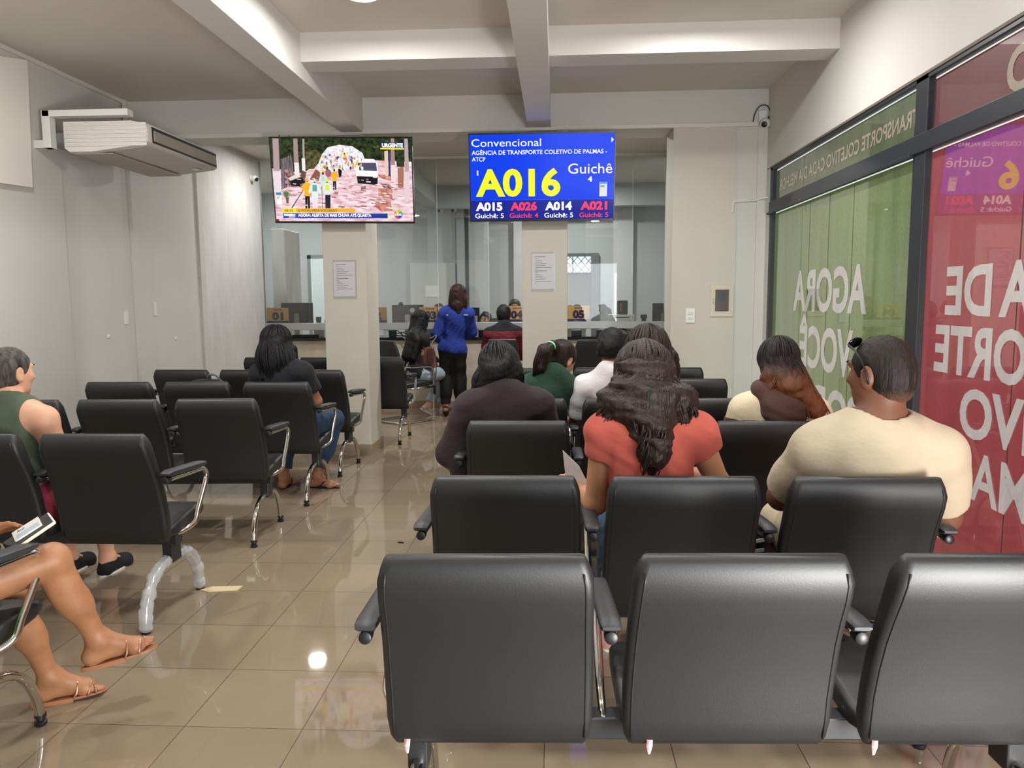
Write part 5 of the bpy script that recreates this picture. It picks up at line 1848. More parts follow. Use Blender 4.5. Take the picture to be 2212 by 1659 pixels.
hood = [cap((1.03, 3.90, 1.03), (1.10, 3.82, 0.93), 0.06, 0.06, 0.05), cap((1.21, 3.90, 1.02), (1.14, 3.82, 0.93), 0.06, 0.06, 0.05), ellp((1.12, 3.835, 0.945), (0.105, 0.06, 0.075), None, 0.05), cap((1.04, 3.97, 1.04), (1.21, 3.97, 1.03), 0.05, 0.05, 0.04),
        cap((1.12, 3.93, 1.03), (1.12, 3.93, 1.2), 0.06, 0.1, 0.02, op='-')]
mesh_obj('hood', surface(hood, 0.007, 0.003, 22, 6), M_brn, o)
trousers(B, o, 'trousers', M_blackt)
for q in 'LR':
    shoe(B, o, q, M_rub, M_rub)


def ramp_z_mat(name, stops):
    m = hair_mat(name, '1a1414')
    nt = m.node_tree
    tc = nt.nodes.new('ShaderNodeTexCoord')
    sp = nt.nodes.new('ShaderNodeSeparateXYZ')
    nt.links.new(tc.outputs['Object'], sp.inputs[0])
    n = nt.nodes.new('ShaderNodeTexNoise')
    n.inputs['Scale'].default_value = 40
    mp = nt.nodes.new('ShaderNodeMapping')
    mp.inputs['Scale'].default_value = (1, 1, 0.06)
    nt.links.new(tc.outputs['Object'], mp.inputs[0])
    nt.links.new(mp.outputs[0], n.inputs[0])
    ad = nt.nodes.new('ShaderNodeMath')
    ad.operation = 'MULTIPLY_ADD'
    ad.inputs[1].default_value = 0.14
    nt.links.new(n.outputs[0], ad.inputs[0])
    nt.links.new(sp.outputs[2], ad.inputs[2])
    mr = nt.nodes.new('ShaderNodeMapRange')
    mr.inputs['From Min'].default_value = stops[0][0]
    mr.inputs['From Max'].default_value = stops[-1][0]
    nt.links.new(ad.outputs[0], mr.inputs['Value'])
    rp = nt.nodes.new('ShaderNodeValToRGB')
    while len(rp.color_ramp.elements) < len(stops):
        rp.color_ramp.elements.new(0.5)
    for e, (z, c) in zip(rp.color_ramp.elements, stops):
        e.position = (z - stops[0][0]) / (stops[-1][0] - stops[0][0])
        e.color = (*lin(c), 1)
    nt.links.new(mr.outputs[0], rp.inputs[0])
    nt.links.new(rp.outputs[0], nt.nodes['Principled BSDF'].inputs['Base Color'])
    return m


H_omb = ramp_z_mat('copper_tipped_hair', [(0.97, '6b3720'), (1.08, '6e3e24'), (1.15, '6a4026'), (1.24, '241a18'), (1.4, '141012')])
ex = [cap(B.H - V(0, 0.03, 0.02), (1.16, 3.86, 1.06), 0.088, 0.075, 0.04), cap((1.16, 3.86, 1.06), (1.265, 3.815, 0.95), 0.07, 0.045, 0.03), cap((1.06, 3.9, 1.1), (1.075, 3.87, 1.02), 0.045, 0.02, 0.03)]
h = hair_core(B, o, H_omb, ex, d=0.016, low=-0.08, noise=0.002, nscale=70, ears=False, seed=8)


def f_hood(a, t, p0):
    s = math.sin(a)
    tgt = V(1.225 + 0.085 * s, 3.80 - 0.02 * math.cos(a), 0.925 + 0.03 * max(0, s))
    if s < -0.55:
        tgt = V(1.05 + 0.03 * s, 3.85, 1.02)
    mid = V(p0[0] + 0.035, p0[1] - 0.045, p0[2] - 0.09)
    return (1 - t) ** 2 * p0 + 2 * t * (1 - t) * mid + t * t * tgt


bm = bmesh.new()
strands(bm, B, 255, f_hood, 0.0044, (-140, 140), 0.019, 21, 0.004, 1.0)
merge_into(h, obj('tmp', bm, H_omb, None, True))

# --- woman in the dark brown jumper
J = seated(-0.22, 3.655, 0.97, neck=(-0.265, 3.92, 1.02), head=(-0.295, 4.0, 1.145), shL=(-0.425, 3.93, 0.945), shR=(-0.095, 3.91, 0.955), elL=(-0.545, 3.98, 0.70), elR=(-0.03, 4.02, 0.70), wrL=(-0.48, 4.2, 0.6), wrR=(-0.15, 4.22, 0.65), pelvis=(-0.2, 3.96, 0.55))
B = Body(J, 1.04, 1.1, yaw=-6, pitch=28, roll=-10)
o = person(B, 'woman in a dark brown jumper with loose black hair, head bent', S_light)
eyes(B, o)
M_dbr = cloth('dark_brown_knit', '2b2022', 0.15)
ex = [ellp((-0.50, 3.93, 0.66), (0.055, 0.07, 0.15), None, 0.04), ellp((-0.265, 3.90, 1.005), (0.1, 0.06, 0.035), None, 0.03)]
shirt(B, o, 'jumper', M_dbr, 1.9, 0.018, 0.016, 0.008, 0.004, 16, 0.058, seed=23, extra=ex)
trousers(B, o, 'trousers', M_blackt)
for q in 'LR':
    shoe(B, o, q, M_blackc, M_rub)
ex = [cap(B.H - V(0.0, 0.04, 0.02), (-0.33, 3.965, 1.06), 0.09, 0.075, 0.06), cap((-0.375, 3.98, 1.08), (-0.405, 3.97, 0.97), 0.06, 0.025, 0.05), cap((-0.235, 3.99, 1.1), (-0.21, 3.99, 1.04), 0.06, 0.035, 0.05)]
h = hair_core(B, o, H_black, ex, d=0.02, low=-0.075, noise=0.003, nscale=60, ears=False, seed=10)


def f_brown(a, t, p0):
    s = math.sin(a)
    tgt = V(-0.315 + 0.12 * s, 3.925 + 0.05 * abs(s), 1.035 - 0.11 * max(0, -s - 0.2))
    return p0 + (tgt - p0) * t + V(0.02 * s, -0.015, 0) * math.sin(3.1 * t)


bm = bmesh.new()
strands(bm, B, 187, f_brown, 0.0048, (-150, 150), 0.024, 31, 0.012, 1.6, el0=-14)
merge_into(h, obj('tmp', bm, H_black, None, True))

# --- curly-haired person hidden behind the salmon shirt
J = seated(0.44, 3.655, 1.03, neck=(0.46, 3.92, 1.04), head=(0.465, 3.97, 1.225), shL=(0.30, 3.92, 0.965), shR=(0.615, 3.90, 0.975))
B = Body(J, 1.05, 1.05, yaw=-5, pitch=10)
o = person(B, 'person with dark wavy hair seated just in front of the salmon-shirted woman', S_brown, 0.009)
eyes(B, o)
shirt(B, o, 'top', M_blackc, 0.0, 0.012, 0, 0.009, 0.003, 18, 0.075)
trousers(B, o, 'trousers', M_jean)
for q in 'LR':
    shoe(B, o, q, M_blackc, M_rub)
ex = [cap(B.H - V(0, 0.03, 0.02), (0.46, 3.89, 1.08), 0.105, 0.12, 0.04), cap((0.36, 3.93, 1.2), (0.345, 3.93, 1.02), 0.04, 0.06, 0.04), cap((0.57, 3.93, 1.2), (0.575, 3.93, 1.03), 0.04, 0.055, 0.04)]
h = hair_core(B, o, H_brown, ex, d=0.026, low=-0.08, noise=0.005, nscale=50, ears=False, seed=12)
bm = bmesh.new()
strands(bm, B, 153, drop(0, -0.02, 0.22, -0.15, 0.46), 0.0061, (-160, 160), 0.03, 41, 0.02, 2.2)
merge_into(h, obj('tmp', bm, H_brown, None, True))

# --- ponytailed girl in green
J = seated(-0.10, 4.51, 0.92, neck=(-0.02, 4.80, 1.015), head=(0.035, 4.92, 1.12), shL=(-0.165, 4.80, 0.965), shR=(0.085, 4.82, 0.945), elL=(-0.2, 4.95, 0.75), elR=(0.13, 4.98, 0.74), wrL=(-0.12, 5.15, 0.66), wrR=(0.02, 5.18, 0.66), pelvis=(-0.1, 4.82, 0.55))
B = Body(J, 0.98, 0.95, yaw=-38, pitch=38, roll=4)
o = person(B, 'girl in a dark green sleeveless top with a straight ponytail and neon hair tie', S_light)
eyes(B, o)
M_gr = cloth('dark_green_cotton', '1f4030', 0.15)
shirt(B, o, 'sleeveless_top', M_gr, 0.12, 0.016, 0.004, 0.007, 0.003, 18, 0.06, seed=33)
trousers(B, o, 'trousers', M_jean)
for q in 'LR':
    shoe(B, o, q, M_rub, M_rub)
tie = V(-0.025, 4.80, 1.215)
ex = [cap(tie, (-0.07, 4.745, 1.18), 0.022, 0.045, 0.02), cap((-0.07, 4.745, 1.18), (-0.10, 4.74, 1.08), 0.046, 0.03, 0.02), cap((-0.10, 4.74, 1.08), (-0.12, 4.745, 1.045), 0.028, 0.008, 0.02), ellp(B.H + B.u * 0.03 - B.f * 0.03, (0.08, 0.09, 0.08), np.array([B.r, B.f, B.u]), 0.03), cap(B.H - B.f * 0.06, tie, 0.05, 0.025, 0.03)]
h = hair_core(B, o, hair_mat('straight_dark_hair', '1c1512', '2c201a', 0.35), ex, d=0.01, front=0.05, low=-0.07, noise=0.001, nscale=90, ears=True, seed=15)
bm = bmesh.new()
rr = random.Random(8)
for i in range(40):
    a = rr.uniform(-1, 1)
    b = rr.uniform(-1, 1)
    P_ = catmull([tuple(tie + V(0.012 * a, 0.01 * b, 0)), (-0.07 + 0.035 * a, 4.74 + 0.025 * b, 1.19), (-0.095 + 0.042 * a, 4.735 + 0.03 * b, 1.12), (-0.105 + 0.035 * a, 4.74 + 0.02 * b, 1.06), (-0.115 + 0.03 * a + 0.01 * b, 4.745, 1.035 + 0.012 * b)], 4)
    tube(bm, P_, [0.005] * (len(P_) - 4) + [0.004, 0.003, 0.002, 0.001], 5)
merge_into(h, obj('tmp', bm, bpy.data.materials['straight_dark_hair'], None, True))
bm = bmesh.new()
dv = nrm(V(-0.045, -0.055, -0.03))
s0 = nrm(np.cross(dv, V(0, 0, 1)))
s1 = np.cross(dv, s0)
tube(bm, [tuple(tie + dv * 0.012 + (s0 * math.cos(a) + s1 * math.sin(a)) * 0.026) for a in np.linspace(0, 2 * math.pi, 17)], 0.009, 8)
obj('hair_tie', bm, mat('neon_green_elastic', '8fe8a0', 0.6), h, True)

# --- young man in the white T-shirt
J = seated(0.40, 4.51, 0.97, neck=(0.33, 4.78, 1.03), head=(0.345, 4.85, 1.2), shL=(0.17, 4.79, 0.945), shR=(0.49, 4.79, 0.945), elL=(0.12, 4.88, 0.71), elR=(0.55, 4.9, 0.7), wrL=(0.25, 5.1, 0.66), wrR=(0.45, 5.1, 0.66))
B = Body(J, 1.04, 1.0, yaw=-12, pitch=14)
o = person(B, 'young man in a white T-shirt with short black hair, partly hidden by wavy hair', S_tan)
eyes(B, o)
shirt(B, o, 'tshirt', cloth('white_cotton', 'dddadb'), 0.72, 0.013, 0.018, 0.008, 0.004, 17, 0.06, seed=44)
trousers(B, o, 'trousers', M_jean)
for q in 'LR':
    shoe(B, o, q, M_blackc, M_rub)
hair_core(B, o, H_black, d=0.013, front=0.055, low=-0.062, noise=0.0012, nscale=120, vox=0.006, seed=16)

# --- long-haired woman in black T-shirt and jeans
J = seated(-2.05, 5.44, 0.98, neck=(-2.085, 5.69, 1.03), head=(-2.105, 5.73, 1.19), shL=(-2.235, 5.70, 0.945), shR=(-1.90, 5.68, 0.96), elL=(-2.28, 5.78, 0.7), elR=(-1.83, 5.76, 0.735), wrL=(-2.15, 5.98, 0.66), wrR=(-1.93, 5.98, 0.7),
           pelvis=(-2.0, 5.76, 0.565), hipL=(-2.08, 5.78, 0.55), hipR=(-1.9, 5.78, 0.55), knL=(-2.2, 6.12, 0.54), knR=(-1.82, 6.16, 0.53), anL=(-2.19, 6.0, 0.095), anR=(-1.93, 6.02, 0.095), fdL=(0.05, 1, 0), fdR=(0.75, -0.1, 0))
B = Body(J, 1.03, 1.12, yaw=-30, pitch=4)
o = person(B, 'woman with long straight black hair in black T-shirt, jeans and flip-flops', S_brown, 0.007)
eyes(B, o)
shirt(B, o, 'tshirt', cloth('navy_black_cotton', '15161c', 0.2), 0.62, 0.014, 0.012, 0.008, 0.003, 18, 0.06, seed=50)
trousers(B, o, 'jeans', M_jean, 1.86, 0.012, loose=0.006)
ex = [cap(B.H - V(0, 0.03, 0.02), (-2.12, 5.67, 1.05), 0.085, 0.07, 0.06), cap((-2.155, 5.66, 1.08), (-2.16, 5.64, 0.93), 0.06, 0.045, 0.05), cap((-2.06, 5.66, 1.08), (-2.08, 5.63, 0.93), 0.06, 0.045, 0.05), cap((-1.985, 5.74, 1.14), (-1.975, 5.77, 1.03), 0.03, 0.02, 0.03)]
h = hair_core(B, o, H_black, ex, d=0.018, low=-0.08, noise=0.0015, nscale=60, ears=False, seed=18)


def f_black(a, t, p0):
    s = math.sin(a + R(-30))
    c = math.cos(a + R(-30))
    tgt = V(-2.12 + 0.125 * s + 0.03, 5.635 - 0.04 * c + 0.06 * max(0, -c), 0.90 + 0.08 * abs(s))
    return p0 + (tgt - p0) * t + V(0.025 * s, -0.03 * c, 0) * math.sin(3.1 * t)


bm = bmesh.new()
strands(bm, B, 238, f_black, 0.0051, (-150, 150), 0.022, 51, 0.003, 1.0)
merge_into(h, obj('tmp', bm, H_black, None, True))


def flipflop(B, o, q, msole, strap, gold=False):
    hl, d, un, rt = B.ftf[q]
    k = B.sc
    n_ = 26
    ring = []
    for a in np.linspace(0, 2 * math.pi, n_, endpoint=False):
        w = (0.032 if gold else 0.036) + 0.007 * math.cos(a)
        ring.append(hl + d * (0.088 + 0.132 * math.cos(a)) * k + rt * w * k * math.sin(a))
    name = 'sandal' if gold else 'flip_flop'
    t0, t1 = (-0.04, -0.031) if gold else (-0.046, -0.03)
    bm = bmesh.new()
    loft(bm, [[tuple(p + un * z * k) for p in ring] for z in (t0, t1)])
    s_ = obj(name, bm, msole, o, True, ang=40)
    if gold:
        bm = bmesh.new()
        loft(bm, [[tuple(p + un * z * k) for p in ring[6:21]] for z in (t0 - 0.008, t0)])
        obj('heel', bm, msole, s_, True, ang=40)
    bm = bmesh.new()
    ctr = lambda x, y, z: tuple(hl + (d * x + rt * y + un * z) * k)
    if gold:
        tube(bm, catmull([ctr(0.075, -0.04, -0.03), ctr(0.085, -0.042, 0.0), ctr(0.1, -0.026, 0.028), ctr(0.115, 0.0, 0.031), ctr(0.12, 0.026, 0.02), ctr(0.115, 0.04, -0.012), ctr(0.105, 0.04, -0.03)], 5), 0.0062, 8, True, 0.5)
        bm2 = bmesh.new()
        tube(bm2, catmull([ctr(0.155, -0.042, -0.03), ctr(0.16, -0.042, -0.012), ctr(0.165, -0.024, 0.01), ctr(0.168, 0.0, 0.013), ctr(0.166, 0.026, 0.008), ctr(0.16, 0.042, -0.014), ctr(0.155, 0.042, -0.03)], 5), 0.0075, 8, True, 0.55)
        big = 1 if q == 'L' else -1
        tube(bm2, [ctr(0.178 + 0.004 * math.cos(a), big * 0.034 + 0.016 * math.cos(a), -0.012 + 0.016 * math.sin(a)) for a in np.linspace(0, 2 * math.pi, 15)], 0.003, 6)
        obj('toe_strap', bm2, mat('glitter_gold', 'd9a58a', 0.35, 0.7, var=0.5, scale=300), s_, True)
    else:
        big = 1 if q == 'L' else -1
        tip = (0.17, big * 0.015, -0.012)
        for y in (-0.04, 0.04):
            tube(bm, catmull([ctr(0.075, y, -0.03), ctr(0.085, y * 1.02, -0.005), ctr(0.12, y * 0.6, 0.022), ctr(*tip)], 5), 0.0055, 8)
        tube(bm, [ctr(*tip), ctr(0.172, big * 0.015, -0.03)], 0.005, 6)
    obj('strap', bm, strap, s_, True)
    return s_


M_ff = mat('navy_rubber', '1d2026', 0.6)
for q in 'LR':
    flipflop(B, o, q, M_ff, M_blk)

# --- woman with the pulled-back hair and bare shoulder, left row
J = seated(-2.6, 3.25, 0.98, neck=(-2.575, 3.47, 1.03), head=(-2.60, 3.53, 1.175), shL=(-2.72, 3.51, 0.955), shR=(-2.40, 3.46, 0.955), elL=(-2.80, 3.62, 0.72), elR=(-2.335, 3.49, 0.72), wrL=(-2.68, 3.78, 0.65), wrR=(-2.42, 3.72, 0.66), pelvis=(-2.52, 3.55, 0.555), hipR=(-2.42, 3.58, 0.55), hipL=(-2.6, 3.6, 0.55))
B = Body(J, 1.03, 1.08, yaw=-20, pitch=4)
o = person(B, 'woman with greying pulled-back hair and bare shoulders in an olive tank top', S_light, 0.007)
eyes(B, o)
shirt(B, o, 'tank_top', cloth('olive_cotton', '4d5946', 0.12), 0.0, 0.008, 0, 0.007, 0.002, 20, 0.075, low=0.02, seed=55)
trousers(B, o, 'shorts', cloth('crimson_cotton', '7c2038', 0.2), 0.7, 0.016)
for q in 'LR':
    shoe(B, o, q, M_blackc, M_rub)
ex = [ellp(B.H - B.f * 0.05 - B.u * 0.0, (0.07, 0.07, 0.075), np.array([B.r, B.f, B.u]), 0.03), cap(B.H - B.f * 0.105 - B.u * 0.03, B.H - B.f * 0.125 - B.u * 0.16, 0.035, 0.022, 0.03), cap(B.H - B.f * 0.125 - B.u * 0.16, B.H - B.f * 0.1 - B.u * 0.26, 0.022, 0.008, 0.02)]
h = hair_core(B, o, H_grey, ex, d=0.009, front=0.052, low=-0.062, noise=0.0012, nscale=80, vox=0.006, seed=20)

# --- seated person with crossed legs (mostly outside the frame)
J = dict(pelvis=V(-2.07, 2.25, 0.565), neck=V(-2.12, 2.2, 1.04), head=V(-2.13, 2.24, 1.2), shL=V(-2.3, 2.21, 0.975), shR=V(-1.955, 2.19, 0.975), elL=V(-2.26, 2.36, 0.73), wrL=V(-1.955, 2.44, 0.718), elR=V(-1.93, 2.2, 0.69), wrR=V(-2.02, 2.42, 0.69),
         hipL=V(-2.16, 2.28, 0.55), hipR=V(-1.98, 2.26, 0.56), knL=V(-1.945, 2.55, 0.495), anL=V(-1.90, 2.665, 0.1), knR=V(-1.735, 2.49, 0.618), anR=V(-1.668, 2.61, 0.278),
         fdL=V(0.17, 0.105, 0), fdR=V(0.2, 0.12, 0.03), fuR=V(-0.12, -0.05, 1), hdL=V(0.9, 0.3, 0.28), pnL=V(0.1, -0.5, -0.8), curlL=V(0.35, 0.35, 0.35), hdR=V(0.2, 0.8, 0))
B = Body(J, 0.98, 0.95, yaw=-20, pitch=20, detail=True)
o = person(B, 'seated person with crossed tanned legs, green shorts and gold strappy sandals', skin('skin_tanned_legs', 'a27350', '906244'), 0.0048)
eyes(B, o)
trousers(B, o, 'shorts', cloth('bright_green_cotton', '1f7a45', 0.15), 0.48, 0.014)
shirt(B, o, 'top', cloth('pale_blue_cotton', 'a4b4bb'), 0.5, 0.012, 0.012, 0.008, 0.003, 18, 0.06, hem=J['pelvis'] + V(0.02, 0, 0.0))
hair_core(B, o, H_brown, [cap(B.H - B.f * 0.06, B.H - B.f * 0.1 - V(0, 0, 0.2), 0.08, 0.06, 0.03)], d=0.015, noise=0.002)
M_gold = mat('rose_gold_strap', 'd8a184', 0.22, 0.85)
M_tansole = mat('tan_sole', '9c6a4c', 0.4)
for q in 'LR':
    flipflop(B, o, q, M_tansole, M_gold, True)
# phone and card wallet lying in the hand
Lx, Sx = nrm(V(0.64, 0.55, 0.50)), V(0.74, -0.62, -0.2)
Sx = nrm(Sx - Lx * (Lx @ Sx))
Nx = np.cross(Sx, Lx)
if Nx[2] < 0:
    Nx = -Nx
Mx = Matrix(((Sx[0], Lx[0], Nx[0], -1.760), (Sx[1], Lx[1], Nx[1], 2.42), (Sx[2], Lx[2], Nx[2], 0.733), (0, 0, 0, 1)))
t = thing('mobile_phone', 'mobile phone in a cream case on the bare thigh, half covered by a card wallet', 'phone')
t.matrix_world = Mx
obj('case', bx((-0.041, -0.083, -0.006), (0.041, 0.083, 0.006), 0.0058, 3), mat('cream_case', 'e6dcc0', 0.4), t, True)
obj('screen', bx((-0.036, -0.078, 0.0056), (0.036, 0.078, 0.0068), 0.0005), mat('phone_glass', '1a1c1c', 0.08), t)
obj('camera_bump', bx((-0.033, 0.045, -0.0095), (0.0, 0.078, -0.005), 0.002), bpy.data.materials['cream_case'], t)
t = thing('card_wallet', 'clear plastic card wallet lying on the phone screen', 'card wallet')
t.matrix_world = Mx @ Matrix.Translation((-0.012, 0.004, 0.0075)) @ Matrix.Rotation(R(-4), 4, 'Z')
obj('sleeve', bx((-0.03, -0.045, 0.0), (0.03, 0.045, 0.006), 0.001), mat('frosted_plastic', 'd8d4cc', 0.3), t)
obj('card', bx((0.002, -0.035, 0.0055), (0.026, 0.04, 0.0066)), mat('blue_grey_card', 'a9bac4', 0.4), t)
text('lettering', 'Aut', M_blk, (-0.008, -0.03, 0.0064), (0, 1, 0), (-1, 0, 0), 0.026, 0.013, 0.01, t)

# --- standing woman in the blue shirt
J = dict(pelvis=V(-1.335, 9.9, 0.87), neck=V(-1.265, 9.87, 1.395), head=V(-1.25, 9.89, 1.565), shL=V(-1.43, 9.88, 1.315), shR=V(-1.125, 9.88, 1.315), elL=V(-1.53, 9.86, 1.06), elR=V(-1.095, 9.98, 1.075), wrL=V(-1.49, 9.93, 0.97), wrR=V(-1.27, 10.12, 1.0),
         hipL=V(-1.42, 9.9, 0.83), hipR=V(-1.245, 9.9, 0.83), knL=V(-1.425, 9.91, 0.47), knR=V(-1.25, 9.95, 0.47), anL=V(-1.425, 9.86, 0.135), anR=V(-1.255, 9.97, 0.13), fdL=V(-0.12, 0.95, -0.42), fdR=V(0.1, 0.95, -0.42), fuL=V(0, 0.4, 1), fuR=V(0, 0.4, 1))
B = Body(J, 1.0, 0.98, yaw=-12, pitch=6)
o = person(B, 'standing woman in a royal blue shirt, black trousers and stiletto heels', S_tan)
eyes(B, o)
shirt(B, o, 'shirt', cloth('royal_blue_cotton', '1b3690', 0.12), 1.8, 0.03, 0.0, 0.008, 0.0045, 20, 0.055, hem=(-1.335, 9.9, 0.835), seed=61)
trousers(B, o, 'trousers', M_blackt, 1.92, 0.008, loose=0.02)
for q in 'LR':
    hl, d, un, rt = B.ftf[q]
    s_ = mesh_obj('high_heel', surface([cap(hl + un * 0.01, hl + d * 0.12, 0.036, 0.03, 0.03), cap(hl + d * 0.12, hl + d * 0.19 - un * 0.006, 0.034, 0.018, 0.03)], 0.006), M_blackc, o)
    obj('stiletto', tube(bmesh.new(), [tuple(hl - d * 0.01 - un * 0.01), (hl[0], hl[1] - 0.025, 0.0)], [0.016, 0.005], 8), M_blackc, s_, True)
ex = [cap(B.H - V(0, 0.03, 0.02), (-1.25, 9.83, 1.42), 0.088, 0.085, 0.04), cap((-1.25, 9.83, 1.42), (-1.245, 9.81, 1.34), 0.08, 0.06, 0.03)]
h = hair_core(B, o, H_red, ex, d=0.018, low=-0.08, noise=0.002, nscale=60, ears=False, seed=22)


def f_blue(a, t, p0):
    s = math.sin(a)
    tgt = V(-1.245 + 0.105 * s, 9.82 - 0.04 * math.cos(a), 1.335)
    return p0 + (tgt - p0) * t + V(0.012 * s, -0.01, 0) * math.sin(3.1 * t)


bm = bmesh.new()
strands(bm, B, 153, f_blue, 0.0054, (-150, 150), 0.022, 62, 0.004, 1.2)
merge_into(h, obj('tmp', bm, H_red, None, True))
bm = bmesh.new()
for x0, x1 in ((-1.385, -1.33), (-1.165, -1.11)):
    n_ = 6
    for i in range(n_):
        xa = x0 + (x1 - x0) * i / n_
        box(bm, (xa, 9.77, 1.30), (xa + (x1 - x0) / n_ - 0.002, 9.79, 1.312))
obj('back_print', bm, M_paper, o)
# handbag hanging from her forearm
t = thing('handbag', 'brown leather handbag with gold clasp hanging beside the woman in blue', 'handbag', (-1.60, 9.56, 0.662))
M_bag = mat('brown_leather', '6b3a28', 0.45, var=0.25, scale=10, bump=0.1, bscale=120)
bm = bmesh.new()
rings = []
for z, w, dd in ((0.0, 0.115, 0.055), (0.008, 0.125, 0.062), (0.1, 0.105, 0.05), (0.2, 0.085, 0.035), (0.25, 0.078, 0.024), (0.256, 0.07, 0.016)):
    rings.append([(w * c_ * abs(c_) ** -0.4 if c_ else 0, dd * s_ * abs(s_) ** -0.4 if s_ else 0, z) for c_, s_ in [(math.cos(a), math.sin(a)) for a in np.linspace(0.1, 2 * math.pi + 0.1, 24, endpoint=False)]])
loft(bm, rings)
obj('bag_body', bm, M_bag, t, True, ang=50)
obj('front_flap', bx((0.0, -0.062, 0.06), (0.085, -0.045, 0.235), 0.006), mat('dark_brown_leather', '4a2a20', 0.45), t)
for y in (-0.03, 0.03):
    obj('handle', tube(bmesh.new(), catmull([(-0.045, y, 0.235), (-0.02, y * 0.8, 0.33), (0.05, y * 0.5 + 0.1, 0.37), (0.075, y * 0.4 + 0.22, 0.39), (0.085, y * 0.5 + 0.12, 0.36), (0.06, y * 0.8 + 0.03, 0.31), (0.05, y, 0.235)], 5), 0.007, 8), mat('taupe_handle', '7a6a5c', 0.5), t, True)
gd = mat('gold_clasp', 'd9c490', 0.25, 0.9)
bm = bmesh.new()
tube(bm, [(-0.055 + 0.012 * math.cos(a), -0.06, 0.2 + 0.02 * math.sin(a)) for a in np.linspace(0, 6.283, 13)], 0.004, 6)
tube(bm, [(-0.055 + 0.016 * math.cos(a), -0.062, 0.165 + 0.012 * math.sin(a)) for a in np.linspace(0, 6.283, 13)], 0.004, 6)
obj('clasp', bm, gd, t, True)
obj('shoulder_strap', tube(bmesh.new(), catmull([(-0.055, -0.062, 0.16), (-0.06, -0.075, 0.02), (-0.03, -0.075, -0.12), (0.02, -0.07, -0.2), (0.06, -0.06, -0.2), (0.1, -0.05, -0.12), (0.11, -0.03, 0.05), (0.09, 0.0, 0.2)], 5), 0.009, 8, True, 0.35), mat('dark_strap', '3a2c26', 0.5), t, True)
obj('hang_charm', bx((0.07, -0.07, -0.33), (0.105, -0.06, -0.215), 0.008), M_blackc, t)

# --- woman with waist-long black hair on the sideways chair
J = dict(pelvis=V(-1.76, 9.60, 0.575), neck=V(-1.735, 9.68, 1.09), head=V(-1.715, 9.74, 1.245), shL=V(-1.84, 9.79, 1.005), shR=V(-1.65, 9.58, 1.005), elL=V(-1.78, 9.92, 0.78), elR=V(-1.66, 9.66, 0.76), wrL=V(-1.6, 10.05, 0.74), wrR=V(-1.54, 9.92, 0.72),
         hipL=V(-1.76, 9.70, 0.56), hipR=V(-1.64, 9.56, 0.56), knL=V(-1.54, 10.12, 0.55), knR=V(-1.43, 10.0, 0.55), anL=V(-1.50, 10.16, 0.09), anR=V(-1.67, 9.95, 0.13), fdL=V(0.5, 0.8, 0), fdR=V(0.72, 0.3, -0.45), fuR=V(0.4, 0.1, 0.9))
B = Body(J, 0.98, 0.95, yaw=-42, pitch=4)
o = person(B, 'seated woman with waist-long black hair, black top and pale jeans', S_light)
eyes(B, o)
shirt(B, o, 'top', M_blackc, 1.85, 0.016, 0.012, 0.008, 0.003, 18, 0.06, seed=71)
trousers(B, o, 'jeans', M_jeanl, 1.88, 0.012, loose=0.016)
M_snk = mat('beige_sneaker', 'b9aba0', 0.7)
for q in 'LR':
    shoe(B, o, q, M_snk, M_rub)
ex = [cap(B.H - V(0.01, 0.03, 0.02), (-1.77, 9.62, 1.05), 0.085, 0.085, 0.04), cap((-1.77, 9.62, 1.05), (-1.86, 9.55, 0.8), 0.085, 0.07, 0.04), cap((-1.72, 9.56, 1.0), (-1.78, 9.52, 0.78), 0.06, 0.05, 0.04)]
h = hair_core(B, o, H_black, ex, d=0.016, low=-0.08, noise=0.002, nscale=60, ears=False, seed=24)


def f_long(a, t, p0):
    s = math.sin(a + R(-42))
    tgt = V(-1.83 + 0.1 * s, 9.53 - 0.03 * math.cos(a), 0.74 + 0.06 * s)
    mid = V(-1.75 + 0.1 * s, 9.60 - 0.06 * math.cos(a), 1.05)
    return (1 - t) ** 2 * p0 + 2 * t * (1 - t) * mid + t * t * tgt


bm = bmesh.new()
strands(bm, B, 170, f_long, 0.0058, (-150, 150), 0.02, 72, 0.008, 1.6)
merge_into(h, obj('tmp', bm, H_black, None, True))

# --- man in the striped jumper
J = dict(pelvis=V(-0.66, 9.76, 0.575), neck=V(-0.66, 9.78, 1.155), head=V(-0.665, 9.86, 1.315), shL=V(-0.84, 9.80, 1.06), shR=V(-0.48, 9.80, 1.06), elL=V(-0.90, 9.92, 0.79), elR=V(-0.42, 9.92, 0.79), wrL=V(-0.78, 10.2, 0.80), wrR=V(-0.55, 10.2, 0.80),
         hipL=V(-0.75, 9.8, 0.56), hipR=V(-0.57, 9.8, 0.56), knL=V(-0.78, 10.22, 0.54), knR=V(-0.54, 10.22, 0.54), anL=V(-0.78, 10.2, 0.09), anR=V(-0.54, 10.2, 0.09))
B = Body(J, 1.03, 1.12, yaw=0, pitch=8)
o = person(B, 'man in a navy and dark red striped jumper seated at counter sign 04', S_brown)
eyes(B, o)


